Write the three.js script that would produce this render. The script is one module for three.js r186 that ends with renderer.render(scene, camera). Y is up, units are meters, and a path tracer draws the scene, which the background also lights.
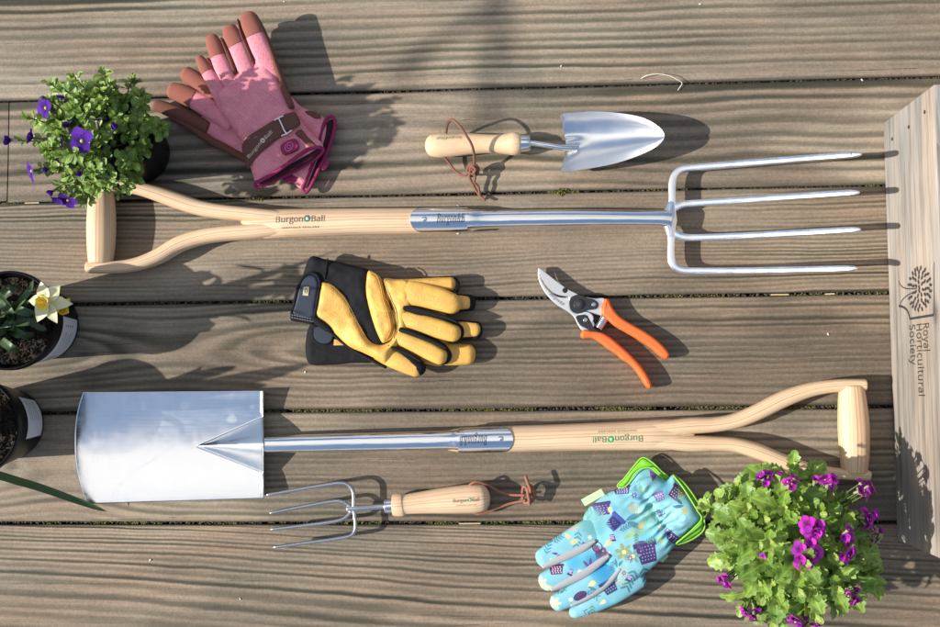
import * as THREE from 'three';
import { mergeGeometries, mergeVertices } from 'three/addons/utils/BufferGeometryUtils.js';
import { RoundedBoxGeometry } from 'three/addons/geometries/RoundedBoxGeometry.js';

// ------------------------------------------------------------------ camera, sky, sun, exposure
const NX = 540, NY = 385, F = 1080, CAM_H = 1.344;          // where the plumb line of the lens meets the picture, focal length in pixels, height
const scene = new THREE.Scene();
const camera = new THREE.PerspectiveCamera(2 * Math.atan(313.5 / F) * 180 / Math.PI, 940 / 627, 0.05, 400);
const down = new THREE.Vector3(NX - 470, -(NY - 313.5), -F).normalize();
const Q = new THREE.Quaternion().setFromRotationMatrix(new THREE.Matrix4().makeBasis(new THREE.Vector3(1, 0, 0), new THREE.Vector3(0, 0, -1), new THREE.Vector3(0, 1, 0)))
  .multiply(new THREE.Quaternion().setFromUnitVectors(down, new THREE.Vector3(0, 0, -1)));
camera.quaternion.copy(Q);
const axis = new THREE.Vector3(0, 0, -1).applyQuaternion(Q);
camera.position.set(axis.x / axis.y * CAM_H, CAM_H, axis.z / axis.y * CAM_H);
camera.updateMatrixWorld(true);
const renderer = new THREE.WebGLRenderer({ antialias: true });
renderer.setSize(1024, 683);
renderer.toneMapping = THREE.LinearToneMapping;
renderer.toneMappingExposure = 1.3;
renderer.shadowMap.enabled = true;
renderer.shadowMap.type = THREE.PCFSoftShadowMap;

const EL = 33 * Math.PI / 180, AZ = 9 * Math.PI / 180;
const sunDir = new THREE.Vector3(-Math.cos(EL) * Math.cos(AZ), Math.sin(EL), Math.cos(EL) * Math.sin(AZ));
const sun = new THREE.DirectionalLight(new THREE.Color(1, 0.955, 0.885), 5);
sun.position.copy(sunDir).multiplyScalar(6);
sun.castShadow = true;
sun.shadow.mapSize.set(4096, 4096);
Object.assign(sun.shadow.camera, { left: -1.2, right: 1.2, top: 1.2, bottom: -1.2, near: 1, far: 12 });
sun.shadow.radius = 1.2;
scene.add(sun, sun.target);

// ------------------------------------------------------------------ noise
function rng(seed) { let s = seed >>> 0; return () => { s = (s + 0x6d2b79f5) | 0; let t = Math.imul(s ^ (s >>> 15), 1 | s); t = (t + Math.imul(t ^ (t >>> 7), 61 | t)) ^ t; return ((t ^ (t >>> 14)) >>> 0) / 4294967296; }; }
const PERM = new Float32Array(65536); { const r = rng(77); for (let i = 0; i < 65536; i++) PERM[i] = r() * 2 - 1; }
const hsh = (x, y) => PERM[((x & 255) + ((y & 255) << 8) + ((x >> 8) * 7919) + ((y >> 8) * 104729)) & 65535];
function n2(x, y) {
  const xi = Math.floor(x), yi = Math.floor(y); let a = x - xi, b = y - yi; a = a * a * (3 - 2 * a); b = b * b * (3 - 2 * b);
  const p = hsh(xi, yi), q = hsh(xi + 1, yi), r = hsh(xi, yi + 1), s = hsh(xi + 1, yi + 1);
  return (p + (q - p) * a) * (1 - b) + (r + (s - r) * a) * b;
}
function fbm(x, y, o = 4) { let s = 0, a = 0.5; for (let i = 0; i < o; i++) { s += a * n2(x, y); x = x * 2.03 + 17.3; y = y * 2.03 + 9.1; a *= 0.5; } return s; }
const clamp = (x, a = 0, b = 1) => Math.min(b, Math.max(a, x)), lerp = (a, b, t) => a + (b - a) * t;
const sm = (a, b, x) => { const t = clamp((x - a) / (b - a)); return t * t * (3 - 2 * t); };

const CLX = 15.27, CLZ = 3.07;
{ // the sky: blue with drifting white cloud, brighter towards the sun, a dull hedge-and-lawn tone under the horizon
  const W = 1024, Hh = 512, d = new Float32Array(W * Hh * 4);
  for (let j = 0; j < Hh; j++) for (let i = 0; i < W; i++) {
    const th = (j + 0.5) / Hh * Math.PI - Math.PI / 2, ph = (i + 0.5) / W * 2 * Math.PI - Math.PI;
    const y = Math.sin(th), x = Math.cos(th) * Math.cos(ph), z = Math.cos(th) * Math.sin(ph), o = (j * W + i) * 4;
    const cs = x * sunDir.x + y * sunDir.y + z * sunDir.z, glow = Math.pow(clamp(cs), 6) * 0.32 + Math.pow(clamp(cs), 60) * 0.8;
    let c;
    if (y > 0) {
      const k = 1 - Math.pow(y, 0.5), side = sm(-0.35, 0.75, cs);
      c = [lerp(0.10, 0.33, k) + glow, lerp(0.19, 0.38, k) + glow * 0.95, lerp(0.36, 0.46, k) + glow * 0.85];
      const s = 1.7 / (y + 0.3), cl = fbm(x * s + CLX, z * s + CLZ, 6), cov = sm(-0.12, 0.16, cl - 0.22 * (1 - side)) * sm(0, 0.12, y);
      const b = 0.34 + 0.42 * side + 0.22 * fbm(x * s * 2 + 8, z * s * 2 + 1, 4) + glow;
      c = [lerp(c[0], b, cov), lerp(c[1], b * 0.99, cov), lerp(c[2], b * 0.985, cov)];
    } else c = [0.10, 0.10, 0.085];
    d[o] = c[0]; d[o + 1] = c[1]; d[o + 2] = c[2]; d[o + 3] = 1;
  }
  const t = new THREE.DataTexture(d, W, Hh, THREE.RGBAFormat, THREE.FloatType);
  t.mapping = THREE.EquirectangularReflectionMapping; t.magFilter = t.minFilter = THREE.LinearFilter; t.needsUpdate = true;
  scene.background = t; scene.environment = t;
}

// ------------------------------------------------------------------ helpers
const V = (x, y, z) => new THREE.Vector3(x, y, z);
// where the sight line of a measured point meets the level h: the survey of the photograph in metres
function P(px, py, h = 0) {
  const r = V(px - 470, -(py - 313.5), -F).applyQuaternion(Q), t = (CAM_H - h) / -r.y;
  return V(camera.position.x + r.x * t, h, camera.position.z + r.z * t);
}
const S = 0.00125;                                            // metres per measured unit on the deck
const sz = (px, h = 0) => px * S * (1 - h / CAM_H);
const K = (ox, oy, s) => (x, y) => [ox + x / s, oy + y / s];
const used = {};
function numbered(n) { const k = used[n] = (used[n] ?? -1) + 1; return k ? n + '_' + String(k).padStart(3, '0') : n; }
function tag(o, label, category, group) { o.userData.label = label; o.userData.category = category; if (group) o.userData.group = group; return o; }
function thing(name, label, category, pos, group) {
  const o = new THREE.Group(); o.name = numbered(name); o.position.copy(pos); scene.add(o); return tag(o, label, category, group);
}
const shade = (m) => { m.castShadow = m.receiveShadow = true; return m; };
// a part whose geometry is given in metres of the place; it is moved under its thing
function part(t, name, geo, mat, kind) {
  const base = V(0, 0, 0); for (let p = t; p && p !== scene; p = p.parent) base.add(p.position);
  geo.translate(-base.x, -base.y, -base.z);
  const m = shade(new THREE.Mesh(geo, mat)); m.name = name; if (kind) m.userData.kind = kind; t.add(m); return m;
}
const std = (o) => new THREE.MeshStandardMaterial(o), phy = (o) => new THREE.MeshPhysicalMaterial(o);
const hex = (h) => new THREE.Color(h);
function dataTex(w, h, fn, srgb = true) {
  const d = new Uint8Array(w * h * 4);
  for (let j = 0; j < h; j++) for (let i = 0; i < w; i++) { const c = fn(i, j), o = (j * w + i) * 4; d[o] = clamp(c[0], 0, 255); d[o + 1] = clamp(c[1], 0, 255); d[o + 2] = clamp(c[2], 0, 255); d[o + 3] = 255; }
  const t = new THREE.DataTexture(d, w, h); t.magFilter = THREE.LinearFilter; t.wrapS = t.wrapT = THREE.RepeatWrapping; if (srgb) t.colorSpace = THREE.SRGBColorSpace; t.needsUpdate = true; return t;
}
function canvasTex(w, h, draw, srgb = true) {
  const c = document.createElement('canvas'); c.width = w; c.height = h; draw(c.getContext('2d'), w, h);
  const t = new THREE.CanvasTexture(c); if (srgb) t.colorSpace = THREE.SRGBColorSpace; t.anisotropy = 8; return t;
}
// a flat-lying pattern: a canvas laid over a rectangle of the place, and the uv that goes with it
function planar(x0p, y0p, x1p, y1p, h, res, draw) {
  const A = P(x0p, y0p, h), B = P(x1p, y1p, h), C1 = P(x0p, y1p, h), D = P(x1p, y0p, h);
  const x0 = Math.min(A.x, C1.x), x1 = Math.max(B.x, D.x), z0 = Math.min(A.z, D.z), z1 = Math.max(B.z, C1.z);
  const w = Math.round((x1 - x0) * res), hh = Math.round((z1 - z0) * res);
  const m = (px, py) => { const p = P(px, py, h); return [(p.x - x0) / (x1 - x0) * w, (p.z - z0) / (z1 - z0) * hh]; };
  const tex = canvasTex(w, hh, (g) => draw(g, m, res * S, w, hh));
  const uv = (geo) => { const p = geo.attributes.position, a = new Float32Array(p.count * 2); for (let i = 0; i < p.count; i++) { a[i * 2] = (p.getX(i) - x0) / (x1 - x0); a[i * 2 + 1] = 1 - (p.getZ(i) - z0) / (z1 - z0); } geo.setAttribute('uv', new THREE.BufferAttribute(a, 2)); return geo; };
  return { tex, uv, m, w, h: hh };
}
function uvXZ(geo, s = 1) { const p = geo.attributes.position, a = new Float32Array(p.count * 2); for (let i = 0; i < p.count; i++) { a[i * 2] = p.getX(i) * s; a[i * 2 + 1] = p.getZ(i) * s; } geo.setAttribute('uv', new THREE.BufferAttribute(a, 2)); return geo; }

function cat(a, t) { // Catmull-Rom through a list of numbers, t from 0 to 1
  const n = a.length - 1, f = clamp(t) * n, i = Math.min(Math.floor(f), n - 1), u = f - i, p0 = a[Math.max(i - 1, 0)], p1 = a[i], p2 = a[i + 1], p3 = a[Math.min(i + 2, n)];
  return 0.5 * (2 * p1 + (p2 - p0) * u + (2 * p0 - 5 * p1 + 4 * p2 - p3) * u * u + (3 * p1 - p0 - 3 * p2 + p3) * u * u * u);
}
// a bar of changing oval section through measured points [px, py, h, half width in px, half height in metres]
function bar(pts, o = {}) {
  const n = o.n ?? Math.max(8, (pts.length - 1) * 8), R = o.r ?? 14, e = 2 / (o.e ?? 2), W = pts.map((p) => p.isBar ? p : P(p[0], p[1], p[2]));
  const xs = W.map((p) => p.x), ys = W.map((p) => p.y), zs = W.map((p) => p.z), as = pts.map((p) => sz(p[3], p[2])), bs = pts.map((p) => p[4] ?? sz(p[3], p[2]));
  const rings = [], at = (t) => V(cat(xs, t), cat(ys, t), cat(zs, t));
  const frame = (t) => { const d = at(Math.min(1, t + 1e-3)).sub(at(Math.max(0, t - 1e-3))).normalize(), s = V(d.x, d.y, d.z).cross(V(0, 1, 0)).normalize(), u = s.clone().cross(d).normalize(); return [d, s, u]; };
  const push = (t, off, k) => { const [d, s, u] = frame(t); rings.push({ c: at(t).addScaledVector(d, off), s, u, a: Math.max(1e-5, cat(as, t) * k), b: Math.max(1e-5, cat(bs, t) * (o.tongue ? lerp(0.985, 1, k) : k)) }); };
  const c0 = o.cap0 ?? 0, c1 = o.cap1 ?? 0, CN = o.cn ?? 6;     // rounded ends: their length in metres
  if (c0) for (let i = 0; i < CN; i++) { const q = (1 - i / CN) * Math.PI / 2; push(0, -c0 * Math.sin(q), Math.max(0.001, Math.cos(q))); } else push(0, 0, 0.001);
  for (let i = 0; i <= n; i++) push(i / n, 0, 1);
  if (c1) for (let i = 1; i <= CN; i++) { const q = i / CN * Math.PI / 2; push(1, c1 * Math.sin(q), Math.max(0.001, Math.cos(q))); } else push(1, 0, 0.001);
  return ringsGeo(rings, R, e, o.a0 ?? 0, o.a1 ?? Math.PI * 2, o.grow ?? 0);
}
// the stretch of a bar between two measured px, as control points of its own
function stretch(pts, xa, xb, n = 9) {
  const c = [0, 1, 2, 3, 4].map((k) => pts.map((p) => p[k] ?? sz(p[3], p[2]))), find = (x) => { let a = 0, b = 1; for (let i = 0; i < 40; i++) { const m = (a + b) / 2; cat(c[0], m) < x ? a = m : b = m; } return a; };
  return Array.from({ length: n }, (_, i) => { const t = find(lerp(xa, xb, i / (n - 1))); return c.map((v) => cat(v, t)); });
}
function ringsGeo(rings, R, e, a0, a1, grow) {
  const pos = [], uv = [], idx = []; let u = 0;
  rings.forEach((r, i) => {
    if (i) u += r.c.distanceTo(rings[i - 1].c) + Math.abs(r.a - rings[i - 1].a) * 0.3;
    for (let k = 0; k <= R; k++) {
      const q = a0 + (a1 - a0) * k / R, cs = Math.cos(q), sn = Math.sin(q), x = Math.sign(cs) * Math.pow(Math.abs(cs), e) * (r.a + grow), y = Math.sign(sn) * Math.pow(Math.abs(sn), e) * (r.b + grow);
      pos.push(r.c.x + r.s.x * x + r.u.x * y, r.c.y + r.s.y * x + r.u.y * y, r.c.z + r.s.z * x + r.u.z * y); uv.push(u, k / R);
    }
  });
  for (let i = 0; i < rings.length - 1; i++) for (let k = 0; k < R; k++) { const a = i * (R + 1) + k, b = a + R + 1; idx.push(a, b, a + 1, b, b + 1, a + 1); }
  const g = new THREE.BufferGeometry(); g.setAttribute('position', new THREE.Float32BufferAttribute(pos, 3)); g.setAttribute('uv', new THREE.Float32BufferAttribute(uv, 2)); g.setIndex(idx); g.computeVertexNormals();
  if (a1 - a0 > 6.28) { // close the seam's normals
    const N = g.attributes.normal, v = V(0, 0, 0), w = V(0, 0, 0);
    for (let i = 0; i < rings.length; i++) { const a = i * (R + 1), b = a + R; v.fromBufferAttribute(N, a); w.fromBufferAttribute(N, b); v.add(w).normalize(); N.setXYZ(a, v.x, v.y, v.z); N.setXYZ(b, v.x, v.y, v.z); }
  }
  return g;
}
function tube(points, r, o = {}) { // round cord through points of the place
  const c = new THREE.CatmullRomCurve3(points, !!o.closed, 'centripetal'), g = new THREE.TubeGeometry(c, o.n ?? points.length * 8, r, o.r ?? 8, !!o.closed);
  if (o.closed) return g;
  const ends = [0, 1].map((t) => { const s = new THREE.SphereGeometry(r * 0.99, 8, 6), p = c.getPoint(t); s.translate(p.x, p.y, p.z); return s; });
  return mergeGeometries([g, ...ends]);
}
const tubeP = (pts, rpx, o) => tube(pts.map((p) => P(p[0], p[1], p[2])), sz(rpx, pts[0][2]), o);
function shapeOf(poly, h, smooth) {
  let w = poly.map((p) => P(p[0], p[1], h)).map((p) => new THREE.Vector2(p.x, -p.z));
  if (smooth) { const c = new THREE.CatmullRomCurve3(w.map((p) => V(p.x, p.y, 0)), true, 'centripetal'); w = c.getPoints(poly.length * smooth).slice(0, -1).map((p) => new THREE.Vector2(p.x, p.y)); }
  return new THREE.Shape(w);
}
// a flat piece cut to a measured outline, from level h0 to h1, edges rounded
function slab(poly, h0, h1, o = {}) {
  const bv = o.bevel ?? 0.0008, s = shapeOf(poly, h1, o.smooth);
  for (const c of o.holes ?? []) { const p = P(c[0], c[1], h1), hole = new THREE.Path(); hole.absarc(p.x, -p.z, sz(c[2], h1), 0, Math.PI * 2); s.holes.push(hole); }
  const g = new THREE.ExtrudeGeometry(s, { depth: Math.max(1e-4, h1 - h0 - 2 * bv), bevelEnabled: true, bevelThickness: bv, bevelSize: bv * (o.bk ?? 1), bevelOffset: -bv * (o.bk ?? 1), bevelSegments: o.bs ?? 3, curveSegments: 20 });
  g.rotateX(-Math.PI / 2); g.translate(0, h0 + bv, 0); return g;
}
function puck(px, py, rpx, h0, h1, seg = 24) { // a bolt head, washer or rivet with a chamfered rim
  const p = P(px, py, h1), r = sz(rpx, h1), c = Math.min(0.0006, (h1 - h0) * 0.4);
  const g = new THREE.LatheGeometry([[0.00001, h1], [r - c, h1], [r, h1 - c], [r, h0], [0.00001, h0]].map((q) => new THREE.Vector2(...q)), seg);
  g.translate(p.x, 0, p.z); return seg > 8 ? g : g.toNonIndexed() && (() => { const k = g.toNonIndexed(); k.computeVertexNormals(); return k; })();
}
// a padded piece of cloth or leather: an outline filled like a pillow, lying on level base(x, z)
function pad(poly, base, T, o = {}) {
  const href = o.h ?? 0.03, bf = typeof base === 'function' ? base : () => base, st = o.step ?? 0.0017, R = o.R ?? 0.012, Tb = o.Tb ?? T * 0.5;
  let w = poly.map((p) => P(p[0], p[1], href)).map((p) => [p.x, p.z]);
  if (o.smooth !== 0) w = new THREE.CatmullRomCurve3(w.map((p) => V(p[0], 0, p[1])), true, 'centripetal').getPoints(poly.length * 7).slice(0, -1).map((p) => [p.x, p.z]);
  let x0 = 1e9, x1 = -1e9, z0 = 1e9, z1 = -1e9; for (const [x, z] of w) { x0 = Math.min(x0, x); x1 = Math.max(x1, x); z0 = Math.min(z0, z); z1 = Math.max(z1, z); }
  x0 -= st; z0 -= st; const nx = Math.ceil((x1 - x0) / st) + 2, nz = Math.ceil((z1 - z0) / st) + 2;
  const D = new Float32Array(nx * nz), CX = new Float32Array(nx * nz), CZ = new Float32Array(nx * nz);
  for (let j = 0; j < nz; j++) for (let i = 0; i < nx; i++) {
    const x = x0 + i * st, z = z0 + j * st; let best = 1e9, bx = 0, bz = 0, ins = false;
    for (let k = 0, l = w.length - 1; k < w.length; l = k++) {
      const [ax, az] = w[l], [cx, cz] = w[k], ex = cx - ax, ez = cz - az, t = clamp(((x - ax) * ex + (z - az) * ez) / (ex * ex + ez * ez + 1e-12)), qx = ax + ex * t, qz = az + ez * t, d = (x - qx) ** 2 + (z - qz) ** 2;
      if (d < best) { best = d; bx = qx; bz = qz; }
      if ((az > z) !== (cz > z) && x < (cx - ax) * (z - az) / (cz - az) + ax) ins = !ins;
    }
    const q = j * nx + i; D[q] = (ins ? 1 : -1) * Math.sqrt(best); CX[q] = bx; CZ[q] = bz;
  }
  const id = new Int32Array(nx * nz).fill(-1), pos = [], idx = []; let cnt = 0;
  const top = (x, z, d) => { const s = clamp(d / R), pr = Math.sqrt(1 - (1 - s) * (1 - s)); return bf(x, z) + T * pr + (o.wr ? o.wr(x, z) * Math.min(1, d / 0.006) : 0); };
  const bot = (x, z, d) => { const s = clamp(d / R), pr = Math.sqrt(1 - (1 - s) * (1 - s)); return bf(x, z) - Tb * pr; };
  const vert = (q) => { if (id[q] >= 0) return id[q]; const i = q % nx, j = (q / nx) | 0, inn = D[q] > 0, x = inn ? x0 + i * st : CX[q], z = inn ? z0 + j * st : CZ[q], d = Math.max(0, D[q]); pos.push(x, top(x, z, d), z, x, bot(x, z, d), z); return id[q] = cnt++; };
  for (let j = 0; j < nz - 1; j++) for (let i = 0; i < nx - 1; i++) {
    const a = j * nx + i, b = a + 1, c = a + nx, e = c + 1; if (D[a] <= 0 && D[b] <= 0 && D[c] <= 0 && D[e] <= 0) continue;
    const A = vert(a), B = vert(b), C = vert(c), E = vert(e);
    idx.push(A * 2, C * 2, B * 2, B * 2, C * 2, E * 2, A * 2 + 1, B * 2 + 1, C * 2 + 1, B * 2 + 1, E * 2 + 1, C * 2 + 1);
  }
  let g = new THREE.BufferGeometry(); g.setAttribute('position', new THREE.Float32BufferAttribute(pos, 3)); g.setIndex(idx); g.computeVertexNormals(); return uvXZ(g);
}
// a sheet of metal with thickness: f(u, v) gives the upper face
function sheet(nu, nv, f, th) {
  const pos = [], uv = [], idx = [], N = (nu + 1) * (nv + 1);
  for (const side of [0, 1]) for (let i = 0; i <= nu; i++) for (let j = 0; j <= nv; j++) { const p = f(i / nu, j / nv * 2 - 1); pos.push(p.x, p.y - side * th, p.z); uv.push(p.x, p.z); }
  const q = (i, j) => i * (nv + 1) + j;
  for (let i = 0; i < nu; i++) for (let j = 0; j < nv; j++) { const a = q(i, j), b = q(i + 1, j), c = q(i, j + 1), d = q(i + 1, j + 1); idx.push(a, c, b, b, c, d, N + a, N + b, N + c, N + b, N + d, N + c); }
  const wall = (a, b) => idx.push(a, b, N + a, b, N + b, N + a);
  for (let i = 0; i < nu; i++) { wall(q(i + 1, 0), q(i, 0)); wall(q(i, nv), q(i + 1, nv)); }
  for (let j = 0; j < nv; j++) { wall(q(0, j), q(0, j + 1)); wall(q(nu, j + 1), q(nu, j)); }
  const g = new THREE.BufferGeometry(); g.setAttribute('position', new THREE.Float32BufferAttribute(pos, 3)); g.setAttribute('uv', new THREE.Float32BufferAttribute(uv, 2)); g.setIndex(idx); g.computeVertexNormals(); return g;
}
const orient = (o, dir, up) => { const x = dir.clone().normalize(); let z = x.clone().cross(up); if (z.lengthSq() < 1e-6) z = x.clone().cross(V(0.3, 0.2, 1)); z.normalize(); const y = z.clone().cross(x); o.quaternion.setFromRotationMatrix(new THREE.Matrix4().makeBasis(x, y, z)); return o; };
const polyPath = (g, pts) => { g.beginPath(); pts.forEach((p, i) => i ? g.lineTo(...p) : g.moveTo(...p)); g.closePath(); };
// ------------------------------------------------------------------ the deck
function plankTextures(seed, o) { // weathered softwood: latewood lines, cathedral arches, fibre streaks, blotches; returns colour and relief
  const W = 2048, Hh = 192, L = 1.7, w = 0.14, col = new Uint8Array(W * Hh * 4), bmp = new Uint8Array(W * Hh * 4), r = rng(seed), ox = r() * 90, oz = r() * 90;
  const cracks = []; for (let i = 0; i < 16; i++) cracks.push([r() * W, r() * Hh, 60 + r() * 260, r() * 10]);
  const crack = new Float32Array(W * Hh);
  for (const [cx, cz, len, s] of cracks) for (let i = 0; i < len; i++) { const x = Math.floor(cx + i), y = Math.floor(cz + 3 * n2(x * 0.01 + s, s)); if (x < W && y >= 0 && y < Hh) crack[y * W + x] = Math.sin(i / len * Math.PI) * (0.5 + 0.5 * n2(x * 0.1, s)); }
  const scratch = new Float32Array(W * Hh); // pale scuffs
  for (let k = 0; k < 26; k++) { let x = r() * W, y = r() * Hh, a = (r() - 0.5) * 1.6, c = (r() - 0.5) * 0.05, n = 20 + r() * 70, v = 0.25 + r() * 0.5; for (let q = 0; q < n; q++) { x += Math.cos(a); y += Math.sin(a) * 0.9; a += c; const xi = x | 0, yi = y | 0; if (xi >= 0 && xi < W && yi >= 0 && yi < Hh) scratch[yi * W + xi] = v * Math.sin(q / n * Math.PI); } }
  for (let j = 0; j < Hh; j++) for (let i = 0; i < W; i++) {
    const x = (i / W - 0.5) * L, z = (j / Hh - 0.5) * w, q = j * W + i;
    const warp = o.wav * (0.0045 * n2(x * 3.1 + ox, z * 7 + oz) + 0.0022 * n2(x * 9 + ox, z * 22 + oz) + 0.0008 * n2(x * 24 + oz, z * 70)) + 0.0003 * n2(x * 90 + ox, z * 300);
    let zz = z + (o.tilt ?? 0) * x + warp;
    if (o.arch) { const [ax, az, as, ah] = o.arch, e = clamp((x - ax) / as, -3, 3); zz = Math.sqrt((zz - az) ** 2 + (ah * Math.exp(-e * e) + 0.002) ** 2) * Math.sign(zz - az || 1); }
    const sp = o.sp * (1 + (o.grow ?? 0) * (z / w)), g = zz / sp + 0.22 * n2(zz * 90 + ox, 2), fr = g - Math.floor(g), yr = Math.floor(g);
    const late = sm(0.12, 0.62, fr) * (1 - sm(0.72, 1.0, fr)) * (0.6 + 0.4 * hsh(yr + (seed | 0), 5));
    const fib = n2(x * 16 + ox, z * 820) * 0.5 + n2(x * 40 + 5, z * 1500) * 0.5, blot = fbm(x * 6 + ox, z * 15 + oz, 4), fine = n2(x * 1150, z * 1350), grit = n2(x * 420 + 3, z * 500);
    const dirt = sm(-0.02, 0.34, fbm(x * 4.2 + oz, z * 9 + ox, 5));
    const fade = clamp(0.62 + 0.9 * fbm(x * 3 + 3 * ox, z * 12 + oz, 3), 0.15, 1.15), dk = 1.12 * o.con * late * fade;
    let v = 1 + 0.16 * fbm(x * 2.6 + oz, z * 6 + ox, 3) + 0.10 * fib + 0.15 * blot + 0.055 * fine + 0.05 * grit - o.dirt * dirt;
    const edge = Math.min(j, Hh - 1 - j) / Hh; v *= 0.74 + 0.26 * sm(0, 0.03, edge);
    v *= 1 - 0.55 * clamp(crack[q]); v += 0.16 * scratch[q];
    const t = o.tint, pk = fbm(x * 7 + oz, z * 20, 3) * 0.06;
    col[q * 4] = clamp(t[0] * v * (1 - dk) * (1 + pk), 0, 255); col[q * 4 + 1] = clamp(t[1] * v * (1 - dk * 0.95) , 0, 255); col[q * 4 + 2] = clamp(t[2] * v * (1 - dk * 1.06) * (1 - pk * 0.6), 0, 255); col[q * 4 + 3] = 255;
    const b = 0.45 + 0.3 * dk + 0.13 * fib + 0.08 * fine + 0.05 * grit - 0.5 * clamp(crack[q]); bmp[q * 4] = bmp[q * 4 + 1] = bmp[q * 4 + 2] = clamp(b) * 255; bmp[q * 4 + 3] = 255;
  }
  const mk = (d, s) => { const t = new THREE.DataTexture(d, W, Hh); t.magFilter = THREE.LinearFilter; t.wrapS = t.wrapT = THREE.MirroredRepeatWrapping; if (s) t.colorSpace = THREE.SRGBColorSpace; t.needsUpdate = true; return t; };
  return std({ map: mk(col, true), bumpMap: mk(bmp, false), bumpScale: 0.0012, roughness: 0.82 });
}
const deck = new THREE.Group(); deck.name = 'deck'; deck.userData.kind = 'structure'; scene.add(deck);
// the seams between the boards, each by its two measured ends
const seams = [[103, 75], [204.5, 182.5], [304.5, 293], [412.5, 407], [522, 524]];
const seamW = seams.map(([a, b]) => [P(0, a), P(940, b)]);
const yaw = seamW.reduce((s, [a, b]) => s + Math.atan2(b.z - a.z, b.x - a.x), 0) / seams.length;
deck.rotation.y = -yaw;
const toDeck = (p) => p.clone().applyAxisAngle(V(0, 1, 0), yaw);
const zs = seamW.map(([a, b]) => (toDeck(a).z + toDeck(b).z) / 2);
const pitch = 0.1375, lines = [zs[0] - 3 * pitch, zs[0] - 2 * pitch, zs[0] - pitch, ...zs, zs[4] + pitch, zs[4] + 2 * pitch, zs[4] + 3 * pitch];
function plankGeo(x0, x1, z0, z1, seed) {
  const nx = Math.max(4, Math.round((x1 - x0) / 0.02)), prof = [], R = 0.0022, th = 0.028;
  for (let k = 0; k <= 4; k++) { const a = k / 4 * Math.PI / 2; prof.push([-1, -R + R * Math.sin(a), R - R * Math.cos(a)]); }
  for (let k = 1; k < 6; k++) prof.push([k / 3 - 1, 0, 0]);
  for (let k = 4; k >= 0; k--) { const a = k / 4 * Math.PI / 2; prof.push([1, -R + R * Math.sin(a), -(R - R * Math.cos(a))]); }
  prof.push([1, -th, 0], [-1, -th, 0], [-1, -R, 0]);
  const pos = [], uv = [], idx = [], m = prof.length, zm = (z0 + z1) / 2, hw = (z1 - z0) / 2;
  for (let i = 0; i <= nx; i++) {
    const x = lerp(x0, x1, i / nx), ea = 0.0007 * n2(x * 9 + seed, 1.5), eb = 0.0007 * n2(x * 9 + seed, 7.5);
    for (const [s, y, dz] of prof) {
      const z = zm + s * hw + dz + (s < 0 ? ea : eb) * Math.abs(s), cup = y > -0.01 ? -0.0006 * (1 - s * s) : 0;
      pos.push(x, y + cup, z); uv.push(x / 1.7 + 0.5, (z - z0) / (z1 - z0));
    }
  }
  for (let i = 0; i < nx; i++) for (let k = 0; k < m - 1; k++) { const a = i * m + k, b = a + m; idx.push(a, a + 1, b, b, a + 1, b + 1); }
  for (const [i, f] of [[0, 1], [nx, 0]]) for (let k = 1; k < m - 2; k++) { const a = i * m; f ? idx.push(a, a + k + 1, a + k) : idx.push(a, a + k, a + k + 1); }
  const g = new THREE.BufferGeometry(); g.setAttribute('position', new THREE.Float32BufferAttribute(pos, 3)); g.setAttribute('uv', new THREE.Float32BufferAttribute(uv, 2)); g.setIndex(idx); g.computeVertexNormals(); return g;
}
const grains = [
  { sp: 0.0120, con: 0.66, wav: 0.9, dirt: 0.13, tint: [148, 133, 114] },
  { sp: 0.0165, con: 0.58, wav: 1.6, dirt: 0.15, tint: [149, 133, 114] },
  { sp: 0.0058, con: 0.60, wav: 1.2, dirt: 0.16, tint: [138, 122, 103] },
  { sp: 0.0078, con: 0.42, wav: 1.1, dirt: 0.22, tint: [135, 119, 100], arch: [-0.38, -0.01, 0.16, 0.03] },
  { sp: 0.0088, con: 0.42, wav: 1.3, dirt: 0.20, tint: [140, 124, 105], arch: [-0.52, 0.0, 0.12, 0.04] },
  { sp: 0.0092, con: 0.68, wav: 1.0, dirt: 0.14, tint: [144, 127, 107], tilt: -0.055, grow: 0.8 },
];
const plankM = grains.map((g, i) => plankTextures(101 + i * 37, g));
const jointX = toDeck(P(8, 155)).x;
for (let k = 0; k < lines.length - 1; k++) {
  const G = (i) => i === 3 || i === 4 ? 0.0012 : 0.0018, g = k >= 2 && k <= 7 ? k - 2 : (k * 5 + 2) % 6, m = plankM[clamp(g, 0, 5)], z0 = lines[k] + G(k), z1 = lines[k + 1] - G(k + 1);
  const runs = k === 3 ? [[-1.6, jointX - 0.0008], [jointX + 0.0008, 1.6]] : [[-1.6, 1.6]];
  for (const [x0, x1] of runs) { const p = shade(new THREE.Mesh(plankGeo(x0, x1, z0, z1, k * 13), m)); p.name = 'plank'; deck.add(p); }
}
const joistM = std({ color: new THREE.Color(0.035, 0.028, 0.022), roughness: 1 });
for (const x of [-1.35, -0.9, jointX, -0.12, 0.3, 0.8, 1.3]) { const j = shade(new THREE.Mesh(new THREE.BoxGeometry(0.045, 0.09, 1.7), joistM)); j.position.set(x, -0.0745, (lines[0] + lines[lines.length - 1]) / 2); j.name = 'joist'; deck.add(j); }
{
  const g = shade(new THREE.Mesh(new THREE.PlaneGeometry(60, 60).rotateX(-Math.PI / 2), std({ color: new THREE.Color(0.045, 0.04, 0.028), roughness: 1 }))); g.position.y = -0.125; g.name = 'ground'; g.userData.kind = 'structure'; scene.add(g);
}
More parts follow.
